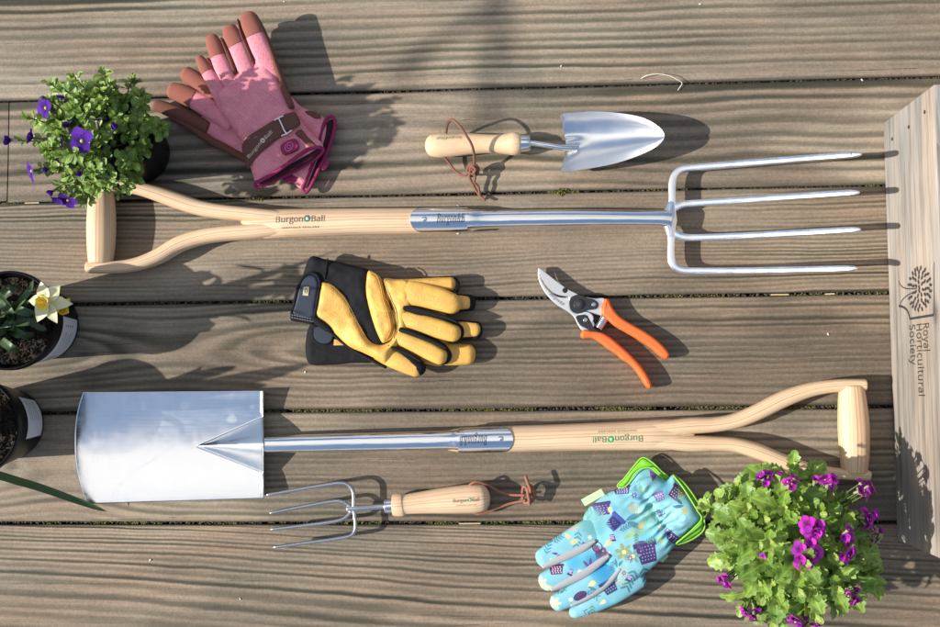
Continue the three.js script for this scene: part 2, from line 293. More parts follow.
// moss along the seams: one soft mass nobody could count
{
  const r = rng(5), tuft = new THREE.IcosahedronGeometry(1, 0), spots = [], onSeam = (x, k) => { const a = seamW[k][0], b = seamW[k][1], t = (x) / 940; return V(lerp(a.x, b.x, t), 0, lerp(a.z, b.z, t)); };
  const run = (k, xa, xb, n, s, rise) => { for (let i = 0; i < n; i++) { const u = r(), p = onSeam(lerp(xa, xb, u), k); const m = Math.sin(u * Math.PI); p.z += (r() - 0.5) * 0.0042 * (1 + rise * m); p.y = -0.005 + rise * 0.0035 * m * r() + (r() - 0.5) * 0.003; spots.push([p, s * (0.5 + r())]); } };
  run(1, 560, 592, 420, 0.0011, 1.6); run(1, 262, 279, 160, 0.0011, 1.5); run(1, 0, 26, 200, 0.0011, 1.0); run(1, 655, 670, 40, 0.001, 0.3); run(1, 870, 884, 60, 0.001, 0.5);
  run(2, 640, 745, 150, 0.0010, 0.3); run(2, 800, 890, 150, 0.0010, 0.5); run(2, 20, 300, 120, 0.0009, 0);
  for (let i = 0; i < 30; i++) { const x = 265 + r() * 620; run(3, x, x + 12 + r() * 26, 55, 0.0010, r() * 0.5); }
  const mossN = spots.length; 
  for (let i = 0; i < 26; i++) { const x = r() * 700; run(4, x, x + 10 + r() * 26, 45, 0.0010, r() * 0.35); }
  const mossEnd = spots.length; for (const k of [0, 1, 2, 3, 4]) for (let i = 0; i < 1500; i++) { const p = onSeam(r() * 960 - 10, k); p.z += (r() - 0.5) * 0.0042; p.y = -0.0055 - r() * 0.004; spots.push([p, 0.0013 * (0.5 + r())]); }
  const im = new THREE.InstancedMesh(tuft, std({ color: 0xffffff, roughness: 1 }), spots.length), d = new THREE.Object3D(), c = new THREE.Color();
  spots.forEach(([p, s], i) => { d.position.copy(p); d.rotation.set(r() * 6, r() * 6, r() * 6); d.scale.set(s, s * (0.6 + r()), s); d.updateMatrix(); im.setMatrixAt(i, d.matrix); const k = r(); i < mossEnd ? c.setRGB(lerp(0.05, 0.17, k), lerp(0.055, 0.16, k), lerp(0.012, 0.04, k)) : c.setRGB(lerp(0.03, 0.10, k), lerp(0.025, 0.085, k), lerp(0.018, 0.055, k)); im.setColorAt(i, c); });
  im.name = 'moss'; im.userData = { kind: 'stuff', label: 'green moss and brown crumbs filling the gaps between the deck boards', category: 'moss' }; shade(im); scene.add(im);
}
// ------------------------------------------------------------------ shared materials
const ashTex = dataTex(1024, 256, (i, j) => { // pale ash: grain lines run along the handle, with pinkish and cream streaks
  const x = i / 1024 * 0.5, v = j / 256, w = v + 0.022 * n2(x * 5, v * 3) + 0.006 * n2(x * 18, v * 9), g = w * 26 + 0.5 * n2(w * 14, 3), fr = g - Math.floor(g), line = sm(0.35, 0.85, fr) * (1 - sm(0.88, 1, fr)) * (0.55 + 0.45 * hsh(Math.floor(g), 4)), pore = sm(0.35, 0.8, n2(x * 46, v * 150)) * (0.3 + 0.7 * line), b = fbm(x * 6, v * 5, 3), pk = fbm(x * 3 + 5, v * 6, 2);
  const k = 1 - 0.16 * line - 0.10 * pore + 0.03 * n2(x * 30, v * 120) + 0.10 * b; return [220 * k, 190 * k * (1 - 0.04 * line - 0.07 * pk), 154 * k * (1 - 0.08 * line - 0.10 * pk)];
});
ashTex.repeat.set(2, 1);
const ashM = std({ map: ashTex, roughness: 0.55 });
const beechTex = dataTex(512, 128, (i, j) => { const x = i / 512 * 0.5, v = j / 128, fine = n2(x * 160, v * 110), b = fbm(x * 9, v * 6, 3), fl = sm(0.55, 0.9, n2(x * 130 + 7, v * 60)); const k = 1 + 0.03 * fine + 0.08 * b - 0.05 * fl; return [224 * k, 192 * k, 152 * k]; });
beechTex.repeat.set(2, 1);
const beechM = std({ map: beechTex, roughness: 0.42 });
const smudge = dataTex(512, 512, (i, j) => { const a = fbm(i / 60, j / 60, 5), b = fbm(i / 12 + 50, j / 90, 3); const k = 128 + 90 * a + 40 * b; return [k, k, k]; }, false);
const metal = (c, rough, o = {}) => phy({ color: new THREE.Color(c, c * 1.0, c * 1.005), metalness: 1, roughness: rough, ...o });
const scr = smudge.clone(); scr.repeat.set(7, 7);
const steelM = metal(0.80, 0.34, { roughnessMap: scr, bumpMap: scr, bumpScale: 0.00003 });
const polishM = metal(0.84, 0.26, { roughnessMap: scr, bumpMap: scr, bumpScale: 0.00004 });
const tineM = metal(0.97, 0.5, { roughnessMap: scr });
const chromeM = metal(0.8, 0.14);
const darkSteelM = metal(0.42, 0.28);
const leatherM = std({ color: hex(0x7d5140), roughness: 0.75, bumpMap: scr, bumpScale: 0.0002 });
const blackPlasticM = phy({ color: new THREE.Color(0.005, 0.005, 0.006), roughness: 0.38, specularIntensity: 0.22 });
function textOn(g, s, x, y, w, ang, o) { // lettering fitted to width w
  g.save(); g.translate(x, y); g.rotate(ang); g.font = o.font; g.fillStyle = o.color; g.textAlign = 'center'; g.textBaseline = 'middle'; const k = w / g.measureText(s).width; g.scale(k, k * (o.tall ?? 1)); g.fillText(s, 0, 0); g.restore();
}
function brand(g, w, h, col, dot, o = {}) { // Burgon & Ball, as printed: the ampersand in a round spot, a line of small capitals under it
  const F1 = 'sans-serif', fs = h * 0.5; g.clearRect(0, 0, w, h); g.font = fs + 'px ' + F1; g.textBaseline = 'alphabetic'; g.fillStyle = col;
  const a = g.measureText('Burgon').width, b = g.measureText('Ball').width, r = fs * 0.36, gap = fs * 0.07, tot = a + b + 2 * r + 2 * gap, k = w * 0.98 / tot;
  g.save(); g.translate(w * 0.01, h * 0.52); g.scale(k, 1); g.fillText('Burgon', 0, 0); g.fillText('Ball', a + 2 * r + 2 * gap, 0); g.restore();
  const cx = w * 0.01 + (a + gap + r) * k, cy = h * 0.33; g.fillStyle = dot; g.beginPath(); g.ellipse(cx, cy, r * k, r * 1.12, 0, 0, 7); g.fill();
  g.fillStyle = o.amp ?? '#f3e3cc'; g.font = 'bold ' + fs * 0.52 + 'px ' + F1; g.textAlign = 'center'; g.textBaseline = 'middle'; g.fillText('&', cx, cy);
  if (!o.single) { g.fillStyle = o.sub ?? col; g.font = 'bold ' + h * 0.15 + 'px ' + F1; g.save(); g.translate(w / 2, h * 0.84); const s = 'S H E F F I E L D   E N G L A N D', q = w * 0.74 / g.measureText(s).width; g.scale(q, 1); g.fillText(s, 0, 0); g.restore(); }
}
const printMat = (tex, o = {}) => std({ map: tex, transparent: true, roughness: 0.6, ...o });
// lettering laid over the top of a round bar: a thin curved patch a fraction of a millimetre proud
function barPrint(pts, tex, o = {}) {
  const g = bar(pts, { n: 24, r: 16, a0: o.a0 ?? 0.25 * Math.PI, a1: o.a1 ?? 0.75 * Math.PI, grow: o.grow ?? 0.00035, e: o.e ?? 2 }), n = g.attributes.uv.count, R = 17, rows = n / R, uv = g.attributes.uv;
  // the first and last ring are end caps; keep only the skin
  const idx = []; for (let i = 1; i < rows - 2; i++) for (let k = 0; k < R - 1; k++) { const a = i * R + k, b = a + R; idx.push(a, b, a + 1, b, b + 1, a + 1); }
  for (let i = 0; i < rows; i++) for (let k = 0; k < R; k++) { const u = clamp((i - 1) / (rows - 3)), v = k / (R - 1); o.flip ? uv.setXY(i * R + k, 1 - u, 1 - v) : uv.setXY(i * R + k, u, v); }
  g.setIndex(idx); return g;
}
const CAL = std({ color: new THREE.Color(0.16, 0.13, 0.10), roughness: 0.8 }), CAL2 = std({ color: new THREE.Color(0.30, 0.30, 0.16), roughness: 0.8 }), CALG = new THREE.CylinderGeometry(0.0022, 0.0013, 0.009, 7, 3).translate(0, -0.0046, 0);
// ------------------------------------------------------------------ the digging fork
{
  const t = thing('digging_fork', 'long handled digging fork with four bright steel tines pointing at the wooden crate', 'garden fork', P(412, 219, 0));
  const shaft = [[243, 222.5, 0.0165, 2, 0.0070], [250, 223, 0.0166, 7, 0.0092], [256, 223.6, 0.0168, 11, 0.0106], [264, 224, 0.0172, 15.0, 0.0124], [282, 223.6, 0.0177, 14.8, 0.0158], [300, 223, 0.018, 14.6, 0.0165], [360, 221.8, 0.0185, 13.9, 0.0165], [420, 221, 0.019, 13.2, 0.016], [466, 220.3, 0.019, 12, 0.0135], [484, 220, 0.019, 8, 0.009]];
  const up = [[310, 221, 0.0175, 5, 0.0110], [284, 218.2, 0.0175, 7.0, 0.0130], [262, 216.2, 0.0172, 7.4, 0.0140], [244, 214.3, 0.017, 7.4, 0.0135], [222, 212, 0.017, 7.6, 0.0125], [200, 208, 0.0172, 7.9, 0.012], [178, 201, 0.0175, 8.2, 0.012], [158, 194, 0.0178, 7.8, 0.012], [140, 189, 0.018, 6.8, 0.012], [122, 187, 0.018, 5.6, 0.012], [98, 188.5, 0.018, 5, 0.011]];
  const lo = [[310, 225, 0.0175, 5, 0.0110], [284, 228.4, 0.0175, 7.0, 0.0130], [262, 230.8, 0.0172, 7.8, 0.0140], [244, 232.4, 0.017, 7.6, 0.0135], [222, 234, 0.017, 7.6, 0.0125], [200, 237.5, 0.0172, 7.9, 0.012], [179, 244.5, 0.0175, 8.0, 0.012], [159, 256, 0.0178, 7.6, 0.012], [139, 263.6, 0.018, 6.6, 0.012], [118, 267, 0.018, 6.2, 0.012], [89, 267.5, 0.018, 6, 0.0115]];
  part(t, 'shaft', bar(shaft, { n: 60, r: 20, cap0: 0.002 }), ashM);
  for (const a of [up, lo]) part(t, 'handle_arm', bar(a, { n: 60, r: 18, e: 2.6, cap0: 0.004, cap1: 0.003 }), ashM);
  part(t, 'grip', bar([[101, 188, 0.019, 11.5, 0.0135], [101.5, 205, 0.0195, 13.6, 0.0155], [101.3, 226, 0.02, 14.6, 0.0165], [101, 247, 0.0195, 13.9, 0.0155], [100.5, 263, 0.019, 12.2, 0.0135]], { n: 30, r: 20, e: 2.2, cap0: 0.002, cap1: 0.002 }), ashM);
  const strap = [[450, 219.8, 0.0195, 10.2, 0.0138], [460, 219.8, 0.0195, 10.8, 0.0142], [472, 219.8, 0.0195, 10.5, 0.0141], [486, 219.6, 0.0195, 9.4, 0.0118], [520, 219, 0.020, 9.1, 0.0115], [560, 218.4, 0.0205, 9, 0.0113], [600, 218.2, 0.0205, 8.6, 0.0108], [640, 218.4, 0.0195, 8.2, 0.0103], [662, 218.6, 0.0185, 8.6, 0.0105], [671, 219.5, 0.0183, 9.6, 0.0098]];
  part(t, 'socket', bar(strap, { n: 90, r: 26, e: 2.5, cap1: 0.003 }), polishM);
  part(t, 'strap', tongue(shaft, 468, 411.5, 11.7), polishM);
  { const p = P(424.5, 218.8, 0.0365), g = new THREE.SphereGeometry(sz(2.7), 16, 10); g.scale(1, 0.55, 1); g.translate(p.x, 0.0361, p.z); part(t, 'rivet', g, chromeM); }
  part(t, 'engraving', barPrint(stretch(shaft, 437, 466), null, { a0: 0.33 * Math.PI, a1: 0.7 * Math.PI, grow: 0.0021 }), std({ map: engraveTex(), transparent: true, metalness: 0.5, roughness: 0.4 }));
  part(t, 'printed_lettering', barPrint(stretch(shaft, 278, 328), null, { a0: 0.30 * Math.PI, a1: 0.68 * Math.PI }), printMat(canvasTex(768, 230, (g, w, h) => brand(g, w, h, 'rgba(96,92,78,0.95)', '#2f6d63', { sub: 'rgba(120,92,62,0.95)' }))));
  // head: tines square in section with rounded corners, pointed ends
  const hB = 0.0185, rise = (x) => hB + 0.066 * Math.pow(clamp((x - 676) / 178), 1.55);   // the tines sweep up off the deck
  const tn = (pts) => bar(pts.map(([x, y, w, b]) => [x, y, rise(x), w, b]), { n: 70, r: 12, e: 4, cap0: 0.001, cap1: 0.010, cn: 5 });
  part(t, 'tine', tn([[672, 208, 4.6, 0.0046], [672, 196, 4.1, 0.0046], [672, 184, 4.2, 0.0044], [674.5, 174.5, 4.1, 0.0043], [683, 169, 3.8, 0.0042], [700, 167.2, 3.6, 0.004], [740, 163.8, 3.5, 0.0039], [800, 158.8, 3.4, 0.0037], [846, 155.2, 3.2, 0.0034], [853, 154.7, 2.8, 0.003]]), tineM);
  part(t, 'tine', tn([[670, 212, 4, 0.004], [675, 207.5, 4.2, 0.0045], [684, 204.4, 3.8, 0.0042], [700, 203, 3.6, 0.004], [740, 200.4, 3.5, 0.0039], [800, 196.2, 3.4, 0.0037], [844, 193.2, 3.2, 0.0034], [851, 192.8, 2.8, 0.003]]), tineM);
  part(t, 'tine', tn([[670, 229, 4, 0.004], [675, 234, 4.2, 0.0045], [684, 237.2, 3.8, 0.0042], [700, 237.6, 3.6, 0.004], [740, 236, 3.5, 0.0039], [800, 232.8, 3.4, 0.0037], [844, 230.2, 3.2, 0.0034], [852, 229.8, 2.8, 0.003]]), tineM);
  part(t, 'tine', tn([[671.5, 232, 4.6, 0.0046], [671, 244, 4.0, 0.0046], [671, 257, 4.2, 0.0044], [673.5, 265.5, 4.1, 0.0043], [682, 270.2, 3.8, 0.0042], [700, 271, 3.6, 0.004], [740, 270.8, 3.5, 0.0039], [800, 269.6, 3.4, 0.0037], [842, 268.6, 3.2, 0.0034], [849, 268.4, 2.8, 0.003]]), tineM);
  part(t, 'yoke', bar([[672, 200, hB, 3.5, 0.0042], [670.5, 208, hB, 5.6, 0.0058], [669.5, 220, hB, 8, 0.0075], [670.5, 231, hB, 5.6, 0.0058], [671.5, 240, hB, 3.5, 0.0042]], { n: 24, r: 16, e: 2.5, cap0: 0.002, cap1: 0.002 }), tineM);
}
// a steel strap end hugging the wooden shaft: skin of the shaft, a millimetre proud, cut to a rounded tongue that ends at xb
function tongue(shaft, xa, xb, wpx) {
  const n = 30, R = 20, c = [], pts = [0, 1, 2, 3, 4].map((k) => shaft.map((p) => p[k] ?? sz(p[3], p[2]))), rev = xb < xa, find = (x) => { let a = 0, b = 1; for (let i = 0; i < 40; i++) { const m = (a + b) / 2; cat(pts[0], m) < x ? a = m : b = m; } return a; };
  const pos = [], uv = [], idx = [];
  for (let i = 0; i <= n; i++) {
    const q = 1 - Math.pow(1 - i / n, 2), x = lerp(xa, xb, q), t = find(x), [px, py, h, a, b] = pts.map((v) => cat(v, t)), d = Math.abs(x - xb), w = d < wpx ? wpx * Math.sqrt(Math.max(0, 1 - (1 - d / wpx) ** 2)) : wpx, ph = Math.asin(clamp(w / a, 0, 0.985)), o = P(px, py, h), A = sz(a, h);
    for (let k = -1; k <= R + 1; k++) { const kk = clamp(k, 0, R), g = k === kk ? 0.0013 : -0.0006, f = Math.PI / 2 + ph * (1 - 2 * kk / R); pos.push(o.x, o.y + Math.sin(f) * (b + g), o.z - Math.cos(f) * (A + g)); uv.push(i / n * 0.06, kk / R * 0.04); }
  }
  const m = R + 3; for (let i = 0; i < n; i++) for (let k = 0; k < m - 1; k++) { const a = i * m + k, b = a + m; rev ? idx.push(a, b, a + 1, b, b + 1, a + 1) : idx.push(a, a + 1, b, b, a + 1, b + 1); }
  const g = new THREE.BufferGeometry(); g.setAttribute('position', new THREE.Float32BufferAttribute(pos, 3)); g.setAttribute('uv', new THREE.Float32BufferAttribute(uv, 2)); g.setIndex(idx); g.computeVertexNormals(); return g;
}
function engraveTex() { return canvasTex(512, 160, (g, w, h) => { g.font = 'italic bold 110px serif'; g.textBaseline = 'middle'; g.textAlign = 'center'; const k = w * 0.94 / g.measureText('Burgon&B').width; g.translate(w / 2, h / 2); g.scale(k, 1.15); g.fillStyle = 'rgba(52,56,62,0.6)'; g.fillText('Burgon&B', 0, 0); }); }

// ------------------------------------------------------------------ the spade
{
  const t = thing('digging_spade', 'long handled spade with a mirror bright square blade, lettering on its shaft upside down', 'spade', P(513, 438, 0));
  const shaft = [[444, 440.6, 0.019, 8.4, 0.0095], [462, 440.2, 0.019, 12.0, 0.0138], [510, 438.9, 0.019, 12.9, 0.0158], [560, 437.6, 0.0187, 13.2, 0.0163], [620, 436, 0.0182, 14, 0.0165], [650, 435.2, 0.0178, 14.8, 0.0162], [672, 434.8, 0.0174, 15.0, 0.0126], [680, 434.6, 0.0170, 11, 0.0106], [686, 434.6, 0.0166, 7, 0.0092], [693, 434.4, 0.0165, 2, 0.0070]];
  const up = [[624, 432.5, 0.0175, 5, 0.0110], [648, 429.4, 0.0175, 7.0, 0.0130], [672, 427.4, 0.0174, 7.7, 0.0140], [692, 425.6, 0.0173, 8.2, 0.0138], [714, 424.5, 0.0172, 7.6, 0.0128], [735, 421, 0.0173, 7.6, 0.012], [757, 412.4, 0.0175, 8, 0.012], [784, 399, 0.0178, 8.1, 0.012], [811, 389.6, 0.018, 7, 0.012], [838, 385.6, 0.018, 6.3, 0.012], [864, 385, 0.018, 5.8, 0.0115]];
  const lo = [[624, 438, 0.0175, 5, 0.0110], [648, 440.6, 0.0175, 7.0, 0.0130], [672, 442.2, 0.0174, 7.7, 0.0140], [692, 443.4, 0.0173, 8.2, 0.0138], [714, 443.6, 0.0172, 7.4, 0.0128], [735, 445, 0.0173, 7.3, 0.012], [757, 451, 0.0175, 7.8, 0.012], [784, 461.6, 0.0178, 7.1, 0.012], [811, 469.5, 0.018, 6, 0.012], [838, 473.4, 0.018, 5.4, 0.012], [868, 475.2, 0.018, 5, 0.0115]];
  part(t, 'shaft', bar(shaft, { n: 60, r: 20, cap1: 0.002 }), ashM);
  for (const a of [up, lo]) part(t, 'handle_arm', bar(a, { n: 60, r: 18, e: 2.6, cap0: 0.004, cap1: 0.003 }), ashM);
  part(t, 'grip', bar([[851.5, 387, 0.019, 11.8, 0.0135], [852.4, 404, 0.0195, 13.6, 0.0155], [853.6, 428, 0.02, 14.8, 0.0165], [854.4, 452, 0.0195, 14, 0.0155], [854.4, 472, 0.019, 12.2, 0.0135]], { n: 30, r: 20, e: 2.2, cap0: 0.002, cap1: 0.002 }), ashM);
  const tb = [[255, 444.6, 0.0150, 8.6, 0.0105], [290, 443.8, 0.0165, 8.9, 0.0110], [340, 442.6, 0.018, 9.2, 0.0114], [400, 441.3, 0.0192, 9.4, 0.0116], [444, 440.2, 0.0196, 9.5, 0.0119], [458, 439.8, 0.0195, 10.6, 0.0142], [470, 439.5, 0.0195, 10.8, 0.0142], [480, 439.2, 0.0195, 10.2, 0.0138]];
  part(t, 'socket', bar(tb, { n: 90, r: 26, e: 2.5, cap0: 0.004 }), polishM);
  part(t, 'strap', tongue(shaft, 459, 513.5, 11.9), polishM);
  { const p = P(501, 438.6, 0.0363), g = new THREE.SphereGeometry(sz(2.7), 16, 10); g.scale(1, 0.55, 1); g.translate(p.x, 0.0361, p.z); part(t, 'rivet', g, chromeM); }
  part(t, 'engraving', barPrint(stretch(shaft, 460, 489), null, { a0: 0.30 * Math.PI, a1: 0.7 * Math.PI, grow: 0.0021, flip: true }), std({ map: engraveTex(), transparent: true, metalness: 0.5, roughness: 0.4 }));
  part(t, 'printed_lettering', barPrint(stretch(shaft, 591, 642), null, { a0: 0.33 * Math.PI, a1: 0.68 * Math.PI, flip: true }), printMat(canvasTex(768, 220, (g, w, h) => brand(g, w, h, 'rgba(58,128,84,0.95)', '#1f9a55', { sub: 'rgba(110,130,100,0.9)' }))));
  const bladeR = dataTex(512, 512, (i, j) => { const v = 135 + 90 * fbm(i / 110 + 4, j / 70, 5) + 26 * n2(i / 60, j / 1.6) + 50 * sm(0.5, 0.8, n2(i / 26 + 3, j / 34)); return [v, v, v]; }, false); bladeR.repeat.set(4, 4);
  // blade: a shallow dish with a pressed three-sided rib where the socket runs in
  const blade = (u, v) => {
    const ey = (v + 1) / 2, bul = 1 - Math.pow(Math.abs(v + 0.08), 2.3), xl = 85 - 10.5 * clamp(bul), xr = lerp(263.2, 263.5, ey), px = lerp(xl, xr, u);
    const yt = lerp(392.2, 390.8, u), yb = lerp(504, 498.4, u), py = lerp(yt, yb, ey);
    let h = lerp(0.0045, 0.0108, u) + 0.0068 * v * v - 0.002 * Math.sin(u * Math.PI) ;
    const k = clamp((px - 197) / 65), half = 27.5 * k; if (k > 0) { const q = clamp(1 - Math.abs(py - lerp(446, 444.4, k)) / half); h += 0.0185 * Math.pow(k, 0.9) * (1 - Math.pow(1 - q, 1.45)); }
    h += 0.0012 * sm(0.985, 1, u) * (1 - sm(0.35, 0.5, 1 - Math.abs(v)));
    return P(px, py, h);
  };
  part(t, 'blade', sheet(150, 110, blade, 0.0022), phy({ color: new THREE.Color(0.86, 0.865, 0.875), metalness: 1, roughness: 0.3, roughnessMap: bladeR, bumpMap: smudge, bumpScale: 0.0012 }));
}

// ------------------------------------------------------------------ the trowel
{
  const t = thing('hand_trowel', 'small hand trowel with a pale wooden handle and broad scooped steel blade', 'trowel', P(475, 144, 0));
  const hd = [[433, 145.6, 0.0155, 11.2, 0.0135], [440, 145.6, 0.0155, 12.2, 0.0145], [452, 145, 0.0155, 11.8, 0.0142], [468, 144, 0.0155, 10.8, 0.013], [484, 143.8, 0.0158, 9.6, 0.0118], [497, 144, 0.016, 9.5, 0.0115], [507, 144, 0.0163, 10.6, 0.013], [514, 143.8, 0.0166, 11.6, 0.0142], [519, 143.4, 0.0168, 10.6, 0.013], [521, 143.3, 0.0168, 8.8, 0.0108]]; part(t, 'handle', bar(hd, { n: 60, r: 24, cap0: sz(8), cap1: 0.001 }), beechM);
  part(t, 'ferrule', bar([[520.5, 143.3, 0.0168, 8.7, 0.0105], [522, 143.3, 0.0169, 8.7, 0.0105], [528, 143, 0.017, 8.2, 0.0100], [530, 142.9, 0.017, 7.4, 0.009]], { n: 16, r: 24, cap1: 0.001 }), chromeM);
  part(t, 'neck', bar([[526, 143, 0.0175, 2.9], [536, 143.6, 0.0195, 2.8], [548, 145.4, 0.0225, 2.8], [560, 147.4, 0.0225, 2.9], [569, 147.6, 0.0195, 3.2], [577, 147.4, 0.0165, 3.0, 0.003]], { n: 40, r: 14, cap1: 0.003 }), chromeM);
  const eT = [[559.6, 117], [562.5, 113.9], [575, 112.6], [591, 111.5], [607, 112], [622, 113.4], [638, 116.4], [650, 121], [659, 127], [663.5, 132], [664.6, 136]], eB = [[560.2, 170.4], [563, 172.2], [575, 170.6], [592, 168], [608, 165], [622, 161.4], [636, 156.6], [648, 151.4], [657, 146.2], [662.5, 141], [664.6, 136.2]];
  const blade = (u, v) => {
    const uu = 1 - Math.pow(1 - u, 1.5), q = 0.5 + 0.5 * Math.sin(v * Math.PI / 2 * 0.999), tx = cat(eT.map((p) => p[0]), uu), ty = cat(eT.map((p) => p[1]), uu), bx = cat(eB.map((p) => p[0]), uu), by = cat(eB.map((p) => p[1]), uu);
    let px = lerp(tx, bx, q); const s = 2 * q - 1, py = lerp(ty, by, q), back = 1 - sm(0, 0.16, u);
    px += back * 6 * Math.pow(1 - Math.abs(s), 0.6);
    const wide = clamp((by - ty) / 60), len = clamp((px - 560) / 104);
    const h = 0.008 + 0.030 * Math.pow(len, 1.5) + (0.020 * Math.pow(Math.abs(s), 2.1) ) * wide + 0.003 * (1 - sm(0, 0.3, len)) * (1 - Math.abs(s)) + 0.006 * (1 - sm(0, 0.25, Math.abs(s))) * (1 - sm(0.02, 0.3, len));
    return P(px, py, h);
  };
  part(t, 'blade', sheet(80, 56, blade, 0.0018), metal(0.84, 0.5, { roughnessMap: smudge, bumpMap: smudge, bumpScale: 0.0006 }));
  part(t, 'printed_lettering', barPrint(stretch(hd, 437, 463), null, { a0: 0.56 * Math.PI, a1: 0.79 * Math.PI, flip: true, grow: 0.0003 }), printMat(canvasTex(512, 128, (g, w, h) => brand(g, w, h, 'rgba(122,140,84,0.85)', '#7c9a5a', { sub: 'rgba(150,150,100,0.7)' }))));
  part(t, 'hanging_hole', puck(443.2, 155.4, 1.6, 0.0175, 0.0178, 12), std({ color: 0x1c120c, roughness: 1 }));
  const cord = [[443.5, 155.6, 0.016], [449.5, 163.5, 0.012], [455.8, 171.4, 0.011], [464, 175.4, 0.014], [470, 172, 0.017], [473.7, 166, 0.02], [474.2, 156.3, 0.030], [471.8, 145, 0.043], [465.4, 134, 0.050], [457.4, 123.6, 0.050], [451.9, 119.6, 0.046], [447.9, 123.6, 0.036], [446.3, 131.5, 0.022], [445.5, 138, 0.014]];
  part(t, 'cord', tubeP(cord, 1.35, { n: 140 }), leatherM);
  part(t, 'knot', mergeGeometries([tubeP([[467.5, 171, 0.014], [469, 165.6, 0.019], [474, 164.6, 0.021], [478.4, 168.5, 0.018], [476.8, 174, 0.015], [471, 175.6, 0.014]], 1.6, { closed: true, n: 50 }), tubeP([[470, 168, 0.018], [473, 166.5, 0.022], [475.5, 170, 0.021], [472, 174, 0.018]], 1.5, { closed: true, n: 40 })].map((g) => g.index ? g.toNonIndexed() : g)), leatherM);
  part(t, 'cord_end', tubeP([[470.2, 172, 0.019], [469.6, 177, 0.016], [472.4, 183, 0.012], [476, 190, 0.008], [479.6, 195.6, 0.007], [484.6, 200, 0.009]], 1.35, { n: 50 }), leatherM);
  part(t, 'cord_end', tubeP([[473.4, 171, 0.019], [475, 177, 0.018], [474.4, 182, 0.016], [478.4, 187, 0.013], [479.6, 193, 0.010], [482, 198.4, 0.004]], 1.35, { n: 50 }), leatherM);
}

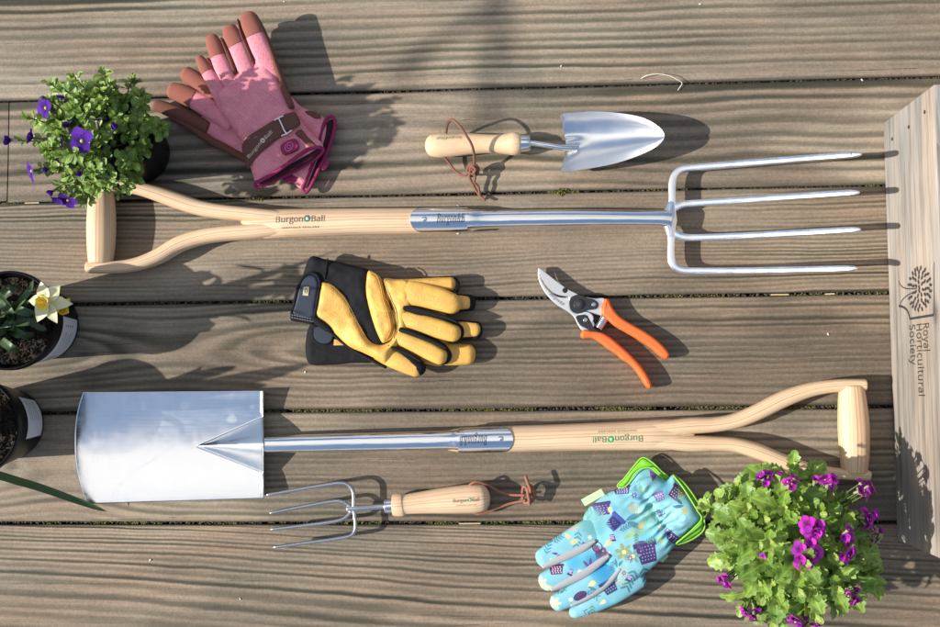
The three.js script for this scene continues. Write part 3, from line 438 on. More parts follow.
// ------------------------------------------------------------------ the hand fork
{
  const t = thing('hand_fork', 'small hand fork with four dark thin tines and a pale tapered wooden handle', 'hand fork', P(440, 500, 0));
  const hd = [[393, 505.2, 0.0155, 10.6, 0.013], [398, 505, 0.0155, 11.4, 0.0138], [402.6, 504.8, 0.0155, 11.3, 0.0136], [405, 504.5, 0.0155, 10.1, 0.0125], [412, 503.6, 0.0155, 10.2, 0.0125], [428, 502, 0.0155, 11.4, 0.0135], [444, 500.6, 0.0158, 12.8, 0.0148], [460, 499.4, 0.016, 13.8, 0.0157], [474, 498.6, 0.016, 14.3, 0.016], [481, 498.2, 0.016, 13.7, 0.0152]]; part(t, 'handle', bar(hd, { n: 60, r: 24, cap0: 0.001, cap1: sz(9) }), std({ map: ashTex, roughness: 0.5 }));
  part(t, 'ferrule', bar([[384.5, 506.4, 0.0155, 6.6, 0.008], [386, 506.3, 0.0155, 7.4, 0.009], [391, 505.9, 0.0155, 7.6, 0.0092], [393.5, 505.8, 0.0155, 7.6, 0.0092]], { n: 14, r: 22, cap0: 0.001 }), chromeM);
  part(t, 'neck', bar([[388, 506.3, 0.016, 2.9], [376, 507, 0.017, 2.8], [364, 508, 0.0195, 2.9], [354, 508.6, 0.021, 3.4], [348, 508.8, 0.0215, 3.0]], { n: 24, r: 14, cap1: 0.003 }), metal(0.62, 0.24));
  const tm = metal(0.52, 0.27), e = { n: 50, r: 10, cap0: 0.001, cap1: 0.007, cn: 4 };
  part(t, 'tine', bar([[353.5, 508, 0.0215, 2.2], [353.8, 499, 0.0215, 2.0], [352.6, 490.5, 0.0218, 2.0], [347.6, 484.8, 0.022, 2.0], [339, 483.2, 0.0225, 2.0], [320, 485.7, 0.024, 1.9], [295, 490, 0.026, 1.85], [272, 494, 0.028, 1.7]], e), tm);
  part(t, 'tine', bar([[353, 509, 0.0215, 2.2], [348, 505, 0.0215, 2.0], [341, 501.6, 0.022, 2.0], [332, 501.4, 0.0225, 2.0], [310, 505.2, 0.024, 1.9], [290, 509, 0.026, 1.85], [275, 512, 0.027, 1.7]], e), tm);
  part(t, 'tine', bar([[353, 509.5, 0.0215, 2.2], [349.4, 513.6, 0.0215, 2.0], [344, 518.2, 0.022, 2.0], [335, 521.2, 0.0225, 2.0], [312, 524.6, 0.024, 1.9], [292, 527, 0.026, 1.85], [276, 528.8, 0.027, 1.7]], e), tm);
  part(t, 'tine', bar([[353.5, 509, 0.0215, 2.2], [355, 519, 0.0215, 2.0], [355.4, 528, 0.0218, 2.0], [352.4, 534.2, 0.022, 2.0], [345, 537.2, 0.0225, 2.0], [322, 540.8, 0.024, 1.9], [300, 543.6, 0.026, 1.85], [279, 546.6, 0.027, 1.7]], e), tm);
  part(t, 'printed_lettering', barPrint(stretch(hd, 453.5, 480.5), null, { a0: 0.36 * Math.PI, a1: 0.58 * Math.PI, grow: 0.0003 }), printMat(canvasTex(512, 128, (g, w, h) => brand(g, w, h, 'rgba(90,96,70,0.95)', '#4f8a52', { sub: 'rgba(120,120,90,0.9)' }))));
  const L = leatherM.clone(); L.color = hex(0x94604a);
  part(t, 'cord', tubeP([[468, 488, 0.018], [471, 484, 0.0205], [476, 482, 0.021], [484, 483.4, 0.018], [492, 487.4, 0.013], [501, 492.2, 0.0095], [511.5, 494.8, 0.009], [524, 495.2, 0.012]], 1.35, { n: 70 }), L);
  part(t, 'cord', tubeP([[471, 509, 0.014], [474, 513, 0.0125], [479, 513.8, 0.012], [487, 512.2, 0.0105], [498, 507.6, 0.009], [511, 503.4, 0.009], [525, 500.6, 0.012]], 1.35, { n: 60 }), L);
  part(t, 'knot', mergeGeometries([tubeP([[523.4, 487, 0.012], [522.6, 496, 0.008], [524.6, 502.6, 0.012], [529, 502, 0.017], [528, 494, 0.02], [526, 487.6, 0.017]], 1.45, { closed: true, n: 60 }), tubeP([[530, 485, 0.010], [534.6, 490.6, 0.010], [534.4, 498, 0.009], [530.4, 502.4, 0.010], [530, 493, 0.016]], 1.4, { closed: true, n: 50 })].map((g) => g.toNonIndexed())), L);
  part(t, 'cord_end', tubeP([[525.6, 476.8, 0.022], [528, 483.6, 0.022], [530.4, 490.6, 0.021], [529, 494, 0.016]], 1.6, { n: 40 }), L);
  part(t, 'cord_end', tubeP([[527.6, 489, 0.02], [528.2, 496, 0.020], [529.6, 504.6, 0.016]], 1.35, { n: 30 }), L);
}

// ------------------------------------------------------------------ the secateurs
{
  const k = K(530, 260, 4.647), kk = (a) => a.map(([x, y]) => k(x, y));
  const t = thing('secateurs', 'pair of secateurs with bright orange handles and curved silver blades', 'secateurs', P(596, 322, 0));
  const orange = phy({ color: hex(0xf26a2c), roughness: 0.5, clearcoat: 0.15, clearcoatRoughness: 0.4, bumpMap: scr, bumpScale: 0.0002 }), blk = std({ color: new THREE.Color(0.025, 0.027, 0.03), roughness: 0.45, metalness: 0.3 });
  const body = metal(0.82, 0.42, { bumpMap: scr, bumpScale: 0.0001 });
  part(t, 'handle', slab(kk([[352, 178], [368, 184], [384, 218], [418, 260], [480, 300], [540, 334], [600, 378], [638, 418], [650, 440], [640, 457], [620, 455], [560, 407], [500, 367], [440, 332], [390, 302], [350, 267], [333, 250], [335, 210]]), 0.002, 0.0185, { smooth: 6, bevel: 0.0052, bs: 7, bk: 0.72 }), orange);
  part(t, 'handle', slab(kk([[248, 324], [290, 329], [332, 336], [370, 356], [420, 396], [470, 442], [520, 496], [555, 550], [567, 585], [559, 597], [544, 591], [520, 556], [490, 512], [460, 481], [430, 463], [400, 436], [360, 410], [330, 386], [290, 363], [242, 362], [235, 346]]), 0.002, 0.0185, { smooth: 6, bevel: 0.0052, bs: 7, bk: 0.72 }), orange);
  part(t, 'hook_blade', slab(kk([[39, 36], [36, 66], [46, 108], [76, 160], [124, 208], [178, 242], [206, 268], [222, 300], [244, 328], [276, 330], [300, 300], [250, 230], [215, 180], [196, 168], [160, 174], [118, 166], [80, 136], [54, 96], [44, 60]]), 0.006, 0.0122, { smooth: 5, bevel: 0.0009 }), body);
  part(t, 'tang', slab(kk([[180, 160], [230, 166], [300, 178], [345, 178], [340, 215], [335, 255], [300, 250], [250, 235], [200, 215]]), 0.0065, 0.0130, { smooth: 4, bevel: 0.001 }), body);
  part(t, 'cutting_blade', slab(kk([[42, 38], [80, 64], [130, 103], [180, 138], [226, 163], [235, 185], [200, 172], [170, 170], [122, 160], [84, 130], [58, 92]]), 0.0115, 0.0142, { smooth: 4, bevel: 0.0006 }), metal(0.75, 0.3));
  part(t, 'blade_hole', puck(...k(163, 141), 2.7, 0.0141, 0.0146), std({ color: 0x0b0b0c, roughness: 0.6 }));
  part(t, 'pivot_plate', slab(kk([[182, 205], [188, 178], [210, 163], [238, 163], [268, 176], [300, 184], [320, 204], [312, 224], [292, 230], [268, 232], [240, 246], [208, 246], [188, 230]]), 0.0138, 0.0166, { smooth: 5, bevel: 0.0008 }), blk);
  const pb = part(t, 'pivot_bolt', puck(...k(225, 206), 5, 0.0166, 0.0192, 18), std({ color: new THREE.Color(0.06, 0.06, 0.065), metalness: 0.7, roughness: 0.35 }));
  part(pb, 'bolt_head', puck(...k(225, 206), 2.9, 0.0192, 0.0212, 6), std({ color: new THREE.Color(0.10, 0.10, 0.11), metalness: 0.8, roughness: 0.3 }));
  part(t, 'screw', puck(...k(297, 206), 2.2, 0.0166, 0.0176), darkSteelM);
  part(t, 'safety_catch', slab(kk([[214, 264], [240, 254], [268, 262], [282, 284], [300, 318], [328, 338], [320, 350], [300, 340], [262, 318], [232, 300]]), 0.0128, 0.0158, { smooth: 5, bevel: 0.0008 }), blk);
  part(t, 'screw', puck(...k(258, 278), 2.4, 0.0158, 0.0170), darkSteelM);
  part(t, 'catch_arm', slab(kk([[230, 250], [262, 240], [290, 256], [294, 280], [280, 296], [272, 282], [274, 266], [258, 254], [236, 258]]), 0.0135, 0.0155, { smooth: 4, bevel: 0.0005 }), body);
  { // return spring: coils round a short steel core
    const a = P(...k(318, 316), 0.0105), b = P(...k(346, 270), 0.0105), ax = b.clone().sub(a), L = ax.length(); ax.normalize(); const s = ax.clone().cross(V(0, 1, 0)).normalize(), c = [];
    for (let i = 0; i <= 90; i++) { const q = i / 90 * 6.5 * 2 * Math.PI; c.push(a.clone().addScaledVector(ax, L * i / 90).addScaledVector(s, Math.cos(q) * sz(3.8)).addScaledVector(V(0, 1, 0), Math.sin(q) * sz(3.8))); }
    part(t, 'spring', tube(c, sz(0.95), { n: 300, r: 7 }), chromeM);
  }
  part(t, 'engraving', (() => { const p = planarPatch(kk([[82, 160], [99, 145], [166, 200], [150, 217]]), 0.01245); return p; })(), std({ map: canvasTex(256, 64, (g, w, h) => { g.font = 'italic bold 52px serif'; g.fillStyle = 'rgba(80,84,90,0.9)'; g.textAlign = 'center'; g.textBaseline = 'middle'; g.fillText('Burgon&B', w / 2, h / 2, w * 0.95); }), transparent: true, roughness: 0.5 }));
}
// a four-cornered patch of print: corners given bottom-left, top-left, top-right, bottom-right as read
function planarPatch(c, h) {
  const p = c.map((q) => P(q[0], q[1], typeof h === 'function' ? h(q[0], q[1]) : h)), g = new THREE.BufferGeometry();
  g.setAttribute('position', new THREE.Float32BufferAttribute(p.flatMap((v) => [v.x, v.y, v.z]), 3)); g.setAttribute('uv', new THREE.Float32BufferAttribute([0, 0, 0, 1, 1, 1, 1, 0], 2)); g.setIndex([0, 2, 1, 0, 3, 2]); g.computeVertexNormals(); return g;
}
// ------------------------------------------------------------------ gloves
const fin = (k, s, pts, o = {}) => bar(pts.map(([x, y, hw, h, b], i) => { const [px, py] = k(x, y); return [px, py, h - (o.sink ? [o.sink, o.sink * 0.3][i] ?? 0 : 0), hw / s, b]; }), { n: 36, r: 18, e: 2.15, ...o });
const strip = (k, s, pts, hw, h, b, o = {}) => fin(k, s, pts.map((p) => [p[0], p[1], p[2] ?? hw, p[3] ?? h, b]), { cap0: 0.002, cap1: 0.002, r: 12, ...o });
const mapk = (k, a) => a.map(([x, y]) => k(x, y));
function weave(c, seed, o = {}) { // two tones of yarn crossing in short slanted floats
  return dataTex(256, 256, (i, j) => { const a = Math.sin((i + j * 0.5) * Math.PI / 4 * 1.0) * Math.sin((j - i * 0.5) * Math.PI / 4), n = n2(i * 0.6 + seed, j * 0.6), m = fbm(i / 40 + seed, j / 40, 3); const k = 1 + (o.amp ?? 0.13) * a + 0.12 * n + 0.10 * m; return [c[0] * k, c[1] * k, c[2] * k]; });
}
const wrinkle = (amp, f, sd) => (x, z) => amp * (fbm(x * f + sd, z * f * 1.3 + sd * 2, 3));
{ // ---- pink pair
  const s = 3.135, k = K(150, 0, s), s2 = 6.27, k2 = K(230, 100, s2);
  const pinkT = weave([232, 138, 150], 3, { amp: 0.32 }), pink2 = pinkT.clone(); pink2.repeat.set(14, 14);
  const pinkB = dataTex(128, 128, (i, j) => { const v = 128 + 70 * Math.sin((i + j * 0.5) * Math.PI / 4) * Math.sin((j - i * 0.5) * Math.PI / 4) + 40 * n2(i * 0.7, j * 0.7); return [v, v, v]; }, false); pinkB.repeat.set(28, 28);
  const pink = phy({ map: pink2, roughness: 0.95, bumpMap: pinkB, bumpScale: 0.0006, sheen: 0.3, sheenRoughness: 0.6, sheenColor: hex(0xffc0cc) });
  const barPink = pink.clone(); const bpt = pinkT.clone(); bpt.repeat.set(14, 1.2); barPink.map = bpt; const bpb = pinkB.clone(); bpb.repeat.set(28, 2); barPink.bumpMap = bpb;
  const suede = std({ color: hex(0x8f5648), roughness: 0.95, bumpMap: smudge, bumpScale: 0.0003 }), suedeD = std({ color: hex(0x6d4336), roughness: 0.95 });
  const magenta = std({ color: hex(0x8c1a50), roughness: 0.7, bumpMap: pinkB, bumpScale: 0.0002 }), lining = std({ color: hex(0x35121f), roughness: 1 });
  // the lower glove
  const lo = thing('garden_glove', 'pink fabric glove with brown fingertips, lying underneath the other pink glove', 'glove', P(240, 125, 0));
  part(lo, 'finger', fin(k, s, [[230, 320, 24, 0.016, 0.010], [180, 278, 27, 0.017, 0.0105], [140, 248, 28, 0.018, 0.0105], [116, 233, 25, 0.018, 0.010]], { cap0: 0.004, cap1: 0.007 }), suede);
  part(lo, 'finger', fin(k, s, [[260, 385, 34, 0.015, 0.010], [190, 340, 34, 0.016, 0.011], [130, 306, 31, 0.017, 0.0105]], { cap0: 0.004, cap1: 0.002 }), barPink);
  part(lo, 'fingertip', fin(k, s, [[140, 311, 32, 0.017, 0.0112], [100, 293, 31, 0.0175, 0.011], [72, 285, 27, 0.0175, 0.010]], { cap0: 0.0005, cap1: 0.007 }), suede);
  part(lo, 'finger', fin(k, s, [[180, 400, 22, 0.011, 0.009], [110, 365, 24, 0.012, 0.0095], [50, 340, 22, 0.013, 0.009], [25, 332, 19, 0.013, 0.008]], { cap0: 0.004, cap1: 0.006 }), suedeD);
  part(lo, 'palm', pad(mapk(k, [[175, 330], [240, 300], [330, 280], [420, 285], [470, 330], [545, 368], [560, 400], [530, 500], [482, 592], [430, 560], [340, 520], [250, 468], [160, 400]]), 0.009, 0.008, { R: 0.014, Tb: 0.008, h: 0.012, wr: wrinkle(0.004, 30, 3) }), pink);
  part(lo, 'side_panel', strip(k, s, [[70, 365], [130, 400], [190, 440], [262, 476], [330, 510]], 13, 0.010, 0.008), suedeD);
  part(lo, 'wrist_panel', strip(k2, s2, [[440, 100, 10], [480, 92, 24], [520, 95, 26], [560, 105, 14]], 20, 0.0165, 0.0012), suedeD);
  part(lo, 'lining', pad(mapk(k2, [[600, 150], [640, 118], [655, 150], [640, 230], [600, 330], [550, 430], [500, 520], [478, 560], [500, 480], [540, 380], [580, 270]]), 0.0125, 0.0015, { h: 0.014, R: 0.004 }), lining);
  part(lo, 'cuff_binding', tubeP([[572, 205], [590, 150], [612, 112], [640, 104], [658, 130], [652, 200], [620, 300], [575, 395], [535, 480], [492, 565], [472, 578], [455, 560], [478, 500], [515, 410], [552, 310]].map(([x, y]) => [...k2(x, y), 0.0155 - 0.002 * sm(300, 600, y)]), 1.9, { closed: true, n: 150 }), magenta);
  part(lo, 'pull_loop', slab(mapk(k2, [[338, 488], [420, 455], [446, 472], [372, 522], [345, 510]]), 0.013, 0.0175, { bevel: 0.0012, smooth: 3 }), magenta);
  part(lo, 'pull_loop', slab(mapk(k2, [[570, 420], [610, 368], [624, 385], [606, 425], [580, 442]]), 0.011, 0.0155, { bevel: 0.0012, smooth: 3 }), magenta);
  // the upper glove, back of the hand up
  const up = thing('garden_glove', 'pink fabric glove with strap, buckle and lettering, lying on top of the other pink glove', 'glove', P(262, 110, 0));
  const lift = (x, z) => { const a = P(...k(300, 60), 0.03), b = P(...k(440, 520), 0.03), d = b.clone().sub(a), t = clamp(((x - a.x) * d.x + (z - a.z) * d.z) / d.lengthSq()); return 0.030 - 0.003 * t; };
  part(up, 'palm', pad(mapk(k, [[206, 292], [236, 262], [268, 228], [296, 208], [325, 196], [345, 150], [372, 170], [390, 215], [408, 262], [430, 315], [452, 352], [490, 400], [540, 458], [500, 494], [450, 520], [390, 552], [332, 580], [318, 545], [300, 490], [284, 440], [245, 385], [215, 335]]), lift, 0.0105, { R: 0.016, Tb: 0.008, h: 0.035, wr: wrinkle(0.0042, 26, 9) }), pink);
  const F = [
    [[[388, 262, 36], [368, 200, 35], [344, 146, 32], [328, 105, 31]], [[331, 110, 32], [316, 76, 31], [307, 54, 27]]],
    [[[332, 272, 28], [306, 222, 29], [285, 172, 29], [271, 138, 29]], [[274, 142, 30], [258, 112, 29], [250, 94, 25]]],
    [[[276, 312, 26], [248, 254, 27], [226, 208, 27], [212, 174, 25]], [[214, 178, 26], [202, 144, 26], [195, 124, 22]]],
    [[[244, 348, 24], [216, 290, 24], [196, 252, 23], [180, 226, 21]], [[182, 229, 22], [168, 204, 20], [159, 190, 16]]]];
  F.forEach(([base, tipp], i) => {
    part(up, 'finger', fin(k, s, base.map(([x, y, w], j) => [x, y, w, 0.032 + [0.006, 0.003, 0.001, -0.001][i] * j / 3, 0.0080]), { cap0: 0.006, cap1: 0.001, sink: 0.007 }), barPink);
    part(up, 'fingertip', fin(k, s, tipp.map(([x, y, w], j) => [x, y, w, 0.032 + [0.006, 0.003, 0.001, -0.001][i] * (1 + j * 0.3), 0.0086 - 0.001 * j]), { cap0: 0.0004, cap1: 0.007 }), suede);
  });
  for (const [pts, hh] of [[[[286, 92, 5], [300, 128, 8], [314, 165, 9], [328, 198, 6]], 0.031], [[[226, 124, 5], [240, 158, 8], [256, 196, 9], [269, 232, 6]], 0.030], [[[184, 188, 5], [198, 216, 8], [212, 246, 9], [223, 272, 6]], 0.028], [[[278, 66, 3], [290, 115, 5], [306, 152, 6], [322, 192, 4]], 0.034]]) part(up, 'fourchette', strip(k, s, pts, 8, hh, 0.0075), suedeD);
  part(up, 'side_panel', strip(k, s, [[330, 50, 7, 0.038], [352, 92, 9, 0.036], [372, 140, 9, 0.0345], [394, 200, 10, 0.0335], [418, 268, 11, 0.0325], [444, 336, 10, 0.032]], 8, 0.031, 0.0065), suedeD);
  const onTop = 0.0405;
  part(up, 'wrist_panel', pad(mapk(k2, [[405, 205], [440, 180], [485, 228], [535, 282], [490, 288], [450, 250]]), onTop - 0.0035, 0.0016, { h: onTop, R: 0.002, Tb: 0.004 }), suedeD);
  const st = planar(238, 110, 302, 172, onTop + 0.003, 6500, (g, m, q, w, h) => {
    g.fillStyle = '#5f3a31'; g.fillRect(0, 0, w, h); const r = rng(4); for (let i = 0; i < 900; i++) { g.fillStyle = 'rgba(' + (r() < 0.5 ? '20,10,8' : '150,110,95') + ',0.10)'; g.fillRect(r() * w, r() * h, 2, 2); }
    const a = m(...k2(104, 356)), b = m(...k2(262, 196)), ang = Math.atan2(b[1] - a[1], b[0] - a[0]), L = Math.hypot(b[0] - a[0], b[1] - a[1]);
    g.save(); g.translate((a[0] + b[0]) / 2, (a[1] + b[1]) / 2); g.rotate(ang); g.fillStyle = '#d9c8b8'; g.textBaseline = 'middle'; g.font = Math.round(L * 0.135) + 'px sans-serif'; g.textAlign = 'left';
    const A = g.measureText('Burgon').width, B = g.measureText('Ball').width, rr = L * 0.068, kk = (L - rr * 2.4) / (A + B); g.save(); g.translate(-L / 2, 0); g.scale(kk, 1); g.fillText('Burgon', 0, 0); g.restore();
    const cx = -L / 2 + A * kk + rr * 1.2; g.beginPath(); g.arc(cx, 0, rr, 0, 7); g.fill(); g.fillStyle = '#5f3a31'; g.font = 'bold ' + Math.round(L * 0.1) + 'px sans-serif'; g.textAlign = 'center'; g.fillText('&', cx, 0);
    g.fillStyle = '#d9c8b8'; g.textAlign = 'left'; g.font = Math.round(L * 0.135) + 'px sans-serif'; g.save(); g.translate(cx + rr * 1.2, 0); g.scale(kk, 1); g.fillText('Ball', 0, 0); g.restore(); g.restore();
  });
  part(up, 'strap', st.uv(pad(mapk(k2, [[70, 288], [88, 255], [118, 226], [190, 180], [270, 130], [320, 102], [362, 84], [404, 78], [428, 108], [442, 150], [392, 184], [330, 222], [285, 254], [240, 292], [195, 330], [152, 372], [130, 402], [113, 432], [97, 405], [82, 350]]), (x, z) => { const p = P(...k2(90, 340), onTop); return onTop + 0.0006 - 0.0052 * (1 - sm(0, 0.028, Math.hypot(x - p.x, z - p.z))); }, 0.0026, { h: onTop, R: 0.0022, Tb: 0.004 })), std({ map: st.tex, roughness: 0.75, bumpMap: scr, bumpScale: 0.0002 }));
  const bm = phy({ color: new THREE.Color(0.86, 0.80, 0.78), metalness: 0.7, roughness: 0.3 }), B3 = (pts, r) => tubeP(pts.map(([x, y]) => [...k2(x, y), onTop + 0.0042]), r, { n: 30 });
  part(up, 'buckle', mergeGeometries([B3([[304, 112], [322, 150], [340, 190], [356, 212]], 0.85), B3([[280, 126], [305, 112], [332, 100]], 0.75), B3([[324, 224], [355, 211], [386, 190]], 0.75)]), bm);
  part(up, 'badge', slab(mapk(k2, [[314, 290], [330, 270], [400, 240], [418, 250], [426, 298], [410, 314], [345, 341], [326, 334]]), onTop - 0.004, onTop + 0.0026, { bevel: 0.0008, smooth: 2 }), magenta);
  part(up, 'badge_emblem', mergeGeometries([tubeP([[345, 300], [360, 272], [385, 266], [395, 285], [380, 312], [355, 318]].map(([x, y]) => [...k2(x, y), onTop + 0.0028]), 0.5, { closed: true, n: 40 }), tubeP([[358, 296], [370, 282], [382, 290], [372, 304]].map(([x, y]) => [...k2(x, y), onTop + 0.0028]), 0.4, { closed: true, n: 30 })]), std({ color: hex(0xd06a9c), roughness: 0.6 }));
  part(up, 'lining', pad(mapk(k2, [[175, 530], [250, 478], [350, 416], [440, 352], [510, 312], [572, 304], [520, 362], [430, 418], [330, 470], [240, 512]]), 0.033, 0.0012, { h: 0.034, R: 0.004 }), lining);
  part(up, 'cuff_binding', tubeP([[158, 524, 0.031], [200, 500, 0.035], [260, 468, 0.0385], [350, 408, 0.0405], [440, 342, 0.0405], [500, 306, 0.0375], [560, 298, 0.033], [584, 310, 0.0295], [556, 350, 0.028], [490, 396, 0.0265], [400, 446, 0.026], [300, 494, 0.026], [210, 534, 0.0275], [166, 545, 0.0285]].map(([x, y, h]) => [...k2(x, y), h]), 2.1, { closed: true, n: 160 }), magenta);
}
{ // ---- yellow leather pair
  const s = 3.918, k = K(280, 240, s);
  const hide = dataTex(512, 512, (i, j) => { const m = fbm(i / 70, j / 70, 4), c = Math.abs(n2(i / 9, j / 9)) * 0.5 + Math.abs(n2(i / 4 + 9, j / 4)) * 0.5, q = 1 + 0.16 * m - 0.05 * (1 - c); return [231 * q, 177 * q, 84 * (q - 0.04 * m)]; }); hide.repeat.set(9, 9);
  const hideB = dataTex(512, 512, (i, j) => { const a = n2(i / 46, j / 46), cr = 1 - Math.min(1, Math.abs(n2(i / 13 + a * 2, j / 30 + a * 3)) * 9), cr2 = 1 - Math.min(1, Math.abs(n2(i / 26 + 9 + a, j / 11)) * 8), m = sm(-0.1, 0.4, fbm(i / 90, j / 90, 2)), c = 150 + 60 * Math.abs(n2(i / 5, j / 5)) - 40 * Math.abs(n2(i / 2.4 + 7, j / 2.4)) - 95 * cr * m - 70 * cr2 * (1 - m); return [c, c, c]; }, false); hideB.repeat.set(9, 9);
  const hide2 = hide.clone(); hide2.repeat.set(9, 0.6); const hideB2 = hideB.clone(); hideB2.repeat.set(9, 0.7);
  const yel = phy({ map: hide, roughness: 0.5, bumpMap: hideB, bumpScale: 0.0007, sheen: 0.2, sheenColor: hex(0xffe0a0) }), yelF = yel.clone(); yelF.map = hide2; yelF.bumpMap = hideB2;
  const blk = phy({ color: new THREE.Color(0.012, 0.012, 0.014), roughness: 0.8, bumpMap: scr, bumpScale: 0.0003, specularIntensity: 0.4 });
  const navy = std({ color: new THREE.Color(0.022, 0.03, 0.048), roughness: 0.42 });
  const lo = thing('work_glove', 'yellow leather glove with black cuff, lying underneath the other yellow glove', 'glove', P(400, 335, 0));
  part(lo, 'cuff', pad(mapk(k, [[120, 325], [210, 335], [300, 390], [380, 460], [372, 476], [280, 482], [190, 489], [108, 480]]), 0.0065, 0.0055, { R: 0.01, Tb: 0.006, h: 0.01, wr: wrinkle(0.002, 60, 2) }), blk);
  part(lo, 'palm', pad(mapk(k, [[300, 400], [420, 300], [560, 180], [620, 190], [650, 300], [660, 420], [640, 490], [540, 480], [400, 472]]), 0.0085, 0.0065, { R: 0.012, Tb: 0.0075, h: 0.012 }), yel);
  part(lo, 'wrist_inset', slab(mapk(k, [[212, 388], [235, 392], [258, 412], [210, 413]]), 0.011, 0.0138, { bevel: 0.0006 }), yel);
  for (const [pts, m, cap] of [
    [[[480, 172, 18, 0.019], [560, 172, 22, 0.018], [620, 172, 26, 0.017], [670, 172, 27, 0.0165]], yelF, 0.006],
    [[[610, 245, 36, 0.012], [680, 246, 36, 0.012], [745, 246, 32, 0.012]], blk, 0.007],
    [[[620, 352, 40, 0.012], [700, 352, 39, 0.012], [772, 354, 35, 0.012]], blk, 0.007],
    [[[560, 440, 40, 0.011], [660, 447, 44, 0.0115], [738, 448, 40, 0.0115]], yelF, 0.009]]) part(lo, 'finger', fin(k, s, pts.map((p) => [...p, 0.0095]), { cap0: 0.005, cap1: cap }), m);
  part(lo, 'fourchette', strip(k, s, [[545, 160, 4], [600, 150, 4], [660, 145, 4], [690, 152, 4], [702, 176, 4], [694, 200, 5]], 4, 0.014, 0.006), blk);
  part(lo, 'finger_pad', fin(k, s, [[640, 245, 28, 0.017, 0.006], [700, 245, 29, 0.017, 0.006], [736, 246, 25, 0.0168, 0.0058]], { cap0: 0.004, cap1: 0.005 }), yelF);
  part(lo, 'finger_pad', fin(k, s, [[660, 350, 31, 0.017, 0.006], [720, 351, 31, 0.017, 0.006], [768, 352, 27, 0.0168, 0.0058]], { cap0: 0.004, cap1: 0.006 }), yelF);
  part(lo, 'strap_pad', slab(mapk(k, [[128, 350], [150, 338], [185, 345], [205, 370], [200, 396], [172, 408], [145, 400], [130, 376]]), 0.010, 0.0142, { smooth: 4, bevel: 0.001 }), navy);
  part(lo, 'strap_binding', tubeP([[128, 350], [129, 378], [145, 401], [172, 409], [200, 397], [208, 370]].map(([x, y]) => [...k(x, y), 0.0135]), 1.1, { n: 40 }), blk);
  // upper glove, palm up
  const up = thing('work_glove', 'yellow leather glove with black cuff and square tag, palm up on top of the other', 'glove', P(378, 315, 0));
  const hb = 0.0225;
  part(up, 'cuff', pad(mapk(k, [[118, 63], [170, 72], [230, 84], [290, 100], [346, 118], [352, 200], [372, 300], [420, 400], [380, 425], [320, 400], [240, 330], [180, 310], [128, 318], [60, 312], [38, 302], [58, 210], [84, 140]]), hb, 0.0080, { R: 0.013, Tb: 0.008, h: 0.028, wr: wrinkle(0.004, 40, 6) }), blk);
  part(up, 'cuff_hem', strip(k, s, [[186, 76, 2.2], [182, 110, 2.2], [176, 150, 2.2]], 2.2, hb + 0.0078, 0.0012), blk);
  part(up, 'palm', pad(mapk(k, [[162, 160], [184, 162], [206, 170], [244, 203], [272, 240], [296, 285], [318, 330], [342, 375], [372, 402], [405, 407], [432, 392], [448, 360], [450, 325], [436, 262], [414, 205], [402, 150], [450, 152], [500, 157], [518, 190], [516, 250], [494, 290], [500, 335], [480, 372], [464, 408], [444, 436], [430, 470], [408, 484], [370, 464], [320, 440], [270, 418], [225, 378], [188, 340], [134, 292], [144, 230]]), hb + 0.0015, 0.0100, { R: 0.012, Tb: 0.009, h: 0.03, wr: wrinkle(0.0058, 24, 4) }), yel);
  part(up, 'thumb_patch', pad(mapk(k, [[346, 119], [370, 128], [392, 146], [402, 176], [410, 215], [430, 268], [446, 330], [444, 362], [428, 388], [402, 402], [384, 376], [360, 310], [344, 250], [335, 205], [337, 155]]), hb + 0.006, 0.0072, { R: 0.008, Tb: 0.004, h: 0.032, wr: wrinkle(0.003, 50, 8) }), yel);
  part(up, 'patch_seam', tubeP([[420, 236], [434, 276], [446, 328], [446, 364], [428, 390], [404, 402]].map(([x, y]) => [...k(x, y), hb + 0.0085]), 0.7, { n: 50 }), std({ color: hex(0xc98f2e), roughness: 0.7 }));
  part(up, 'patch_seam', tubeP([[352, 124], [378, 140], [394, 180], [404, 230], [424, 290], [434, 350], [420, 388]].map(([x, y]) => [...k(x, y), hb + 0.0135]), 0.5, { n: 50 }), std({ color: hex(0xc98f2e), roughness: 0.7 }));
  for (const [pts, dark, cap] of [
    [[[430, 202, 46, 0.0235], [490, 207, 49, 0.0240], [550, 214, 50, 0.0245], [620, 232, 47, 0.0255], [668, 248, 42, 0.0255]], null, 0.014],
    [[[440, 306, 34, 0.0235], [500, 313, 36, 0.0240], [560, 328, 38, 0.0245], [630, 350, 39, 0.0255], [676, 364, 35, 0.0255]], [[488, 268, 9], [530, 282, 15], [600, 316, 34], [650, 342, 42], [690, 364, 38]], 0.011],
    [[[410, 360, 26, 0.0235], [465, 380, 30, 0.0240], [520, 404, 34, 0.0245], [580, 432, 36, 0.0255], [626, 455, 33, 0.0255]], [[472, 351, 9], [515, 366, 14], [575, 408, 32], [620, 436, 38], [640, 456, 36]], 0.010],
    [[[390, 440, 36, 0.0215], [440, 462, 38, 0.0225], [500, 490, 35, 0.022], [530, 505, 31, 0.0215]], [[424, 414, 7], [462, 436, 9], [512, 474, 27], [541, 501, 31]], 0.010]]) {
    part(up, 'finger', fin(k, s, pts.map((p) => [...p, 0.0090]), { e: 2.5, cap0: 0.006, cap1: cap, sink: 0.004, n: 48 }), yelF);
    if (dark) part(up, 'fourchette', fin(k, s, dark.map((p, i) => [...p, i < 2 ? (p[1] > 410 ? 0.0225 : 0.0262) : 0.0205, i < 2 ? 0.0055 : 0.0098]), { cap0: 0.003, cap1: 0.010, n: 60 }), blk);
  }
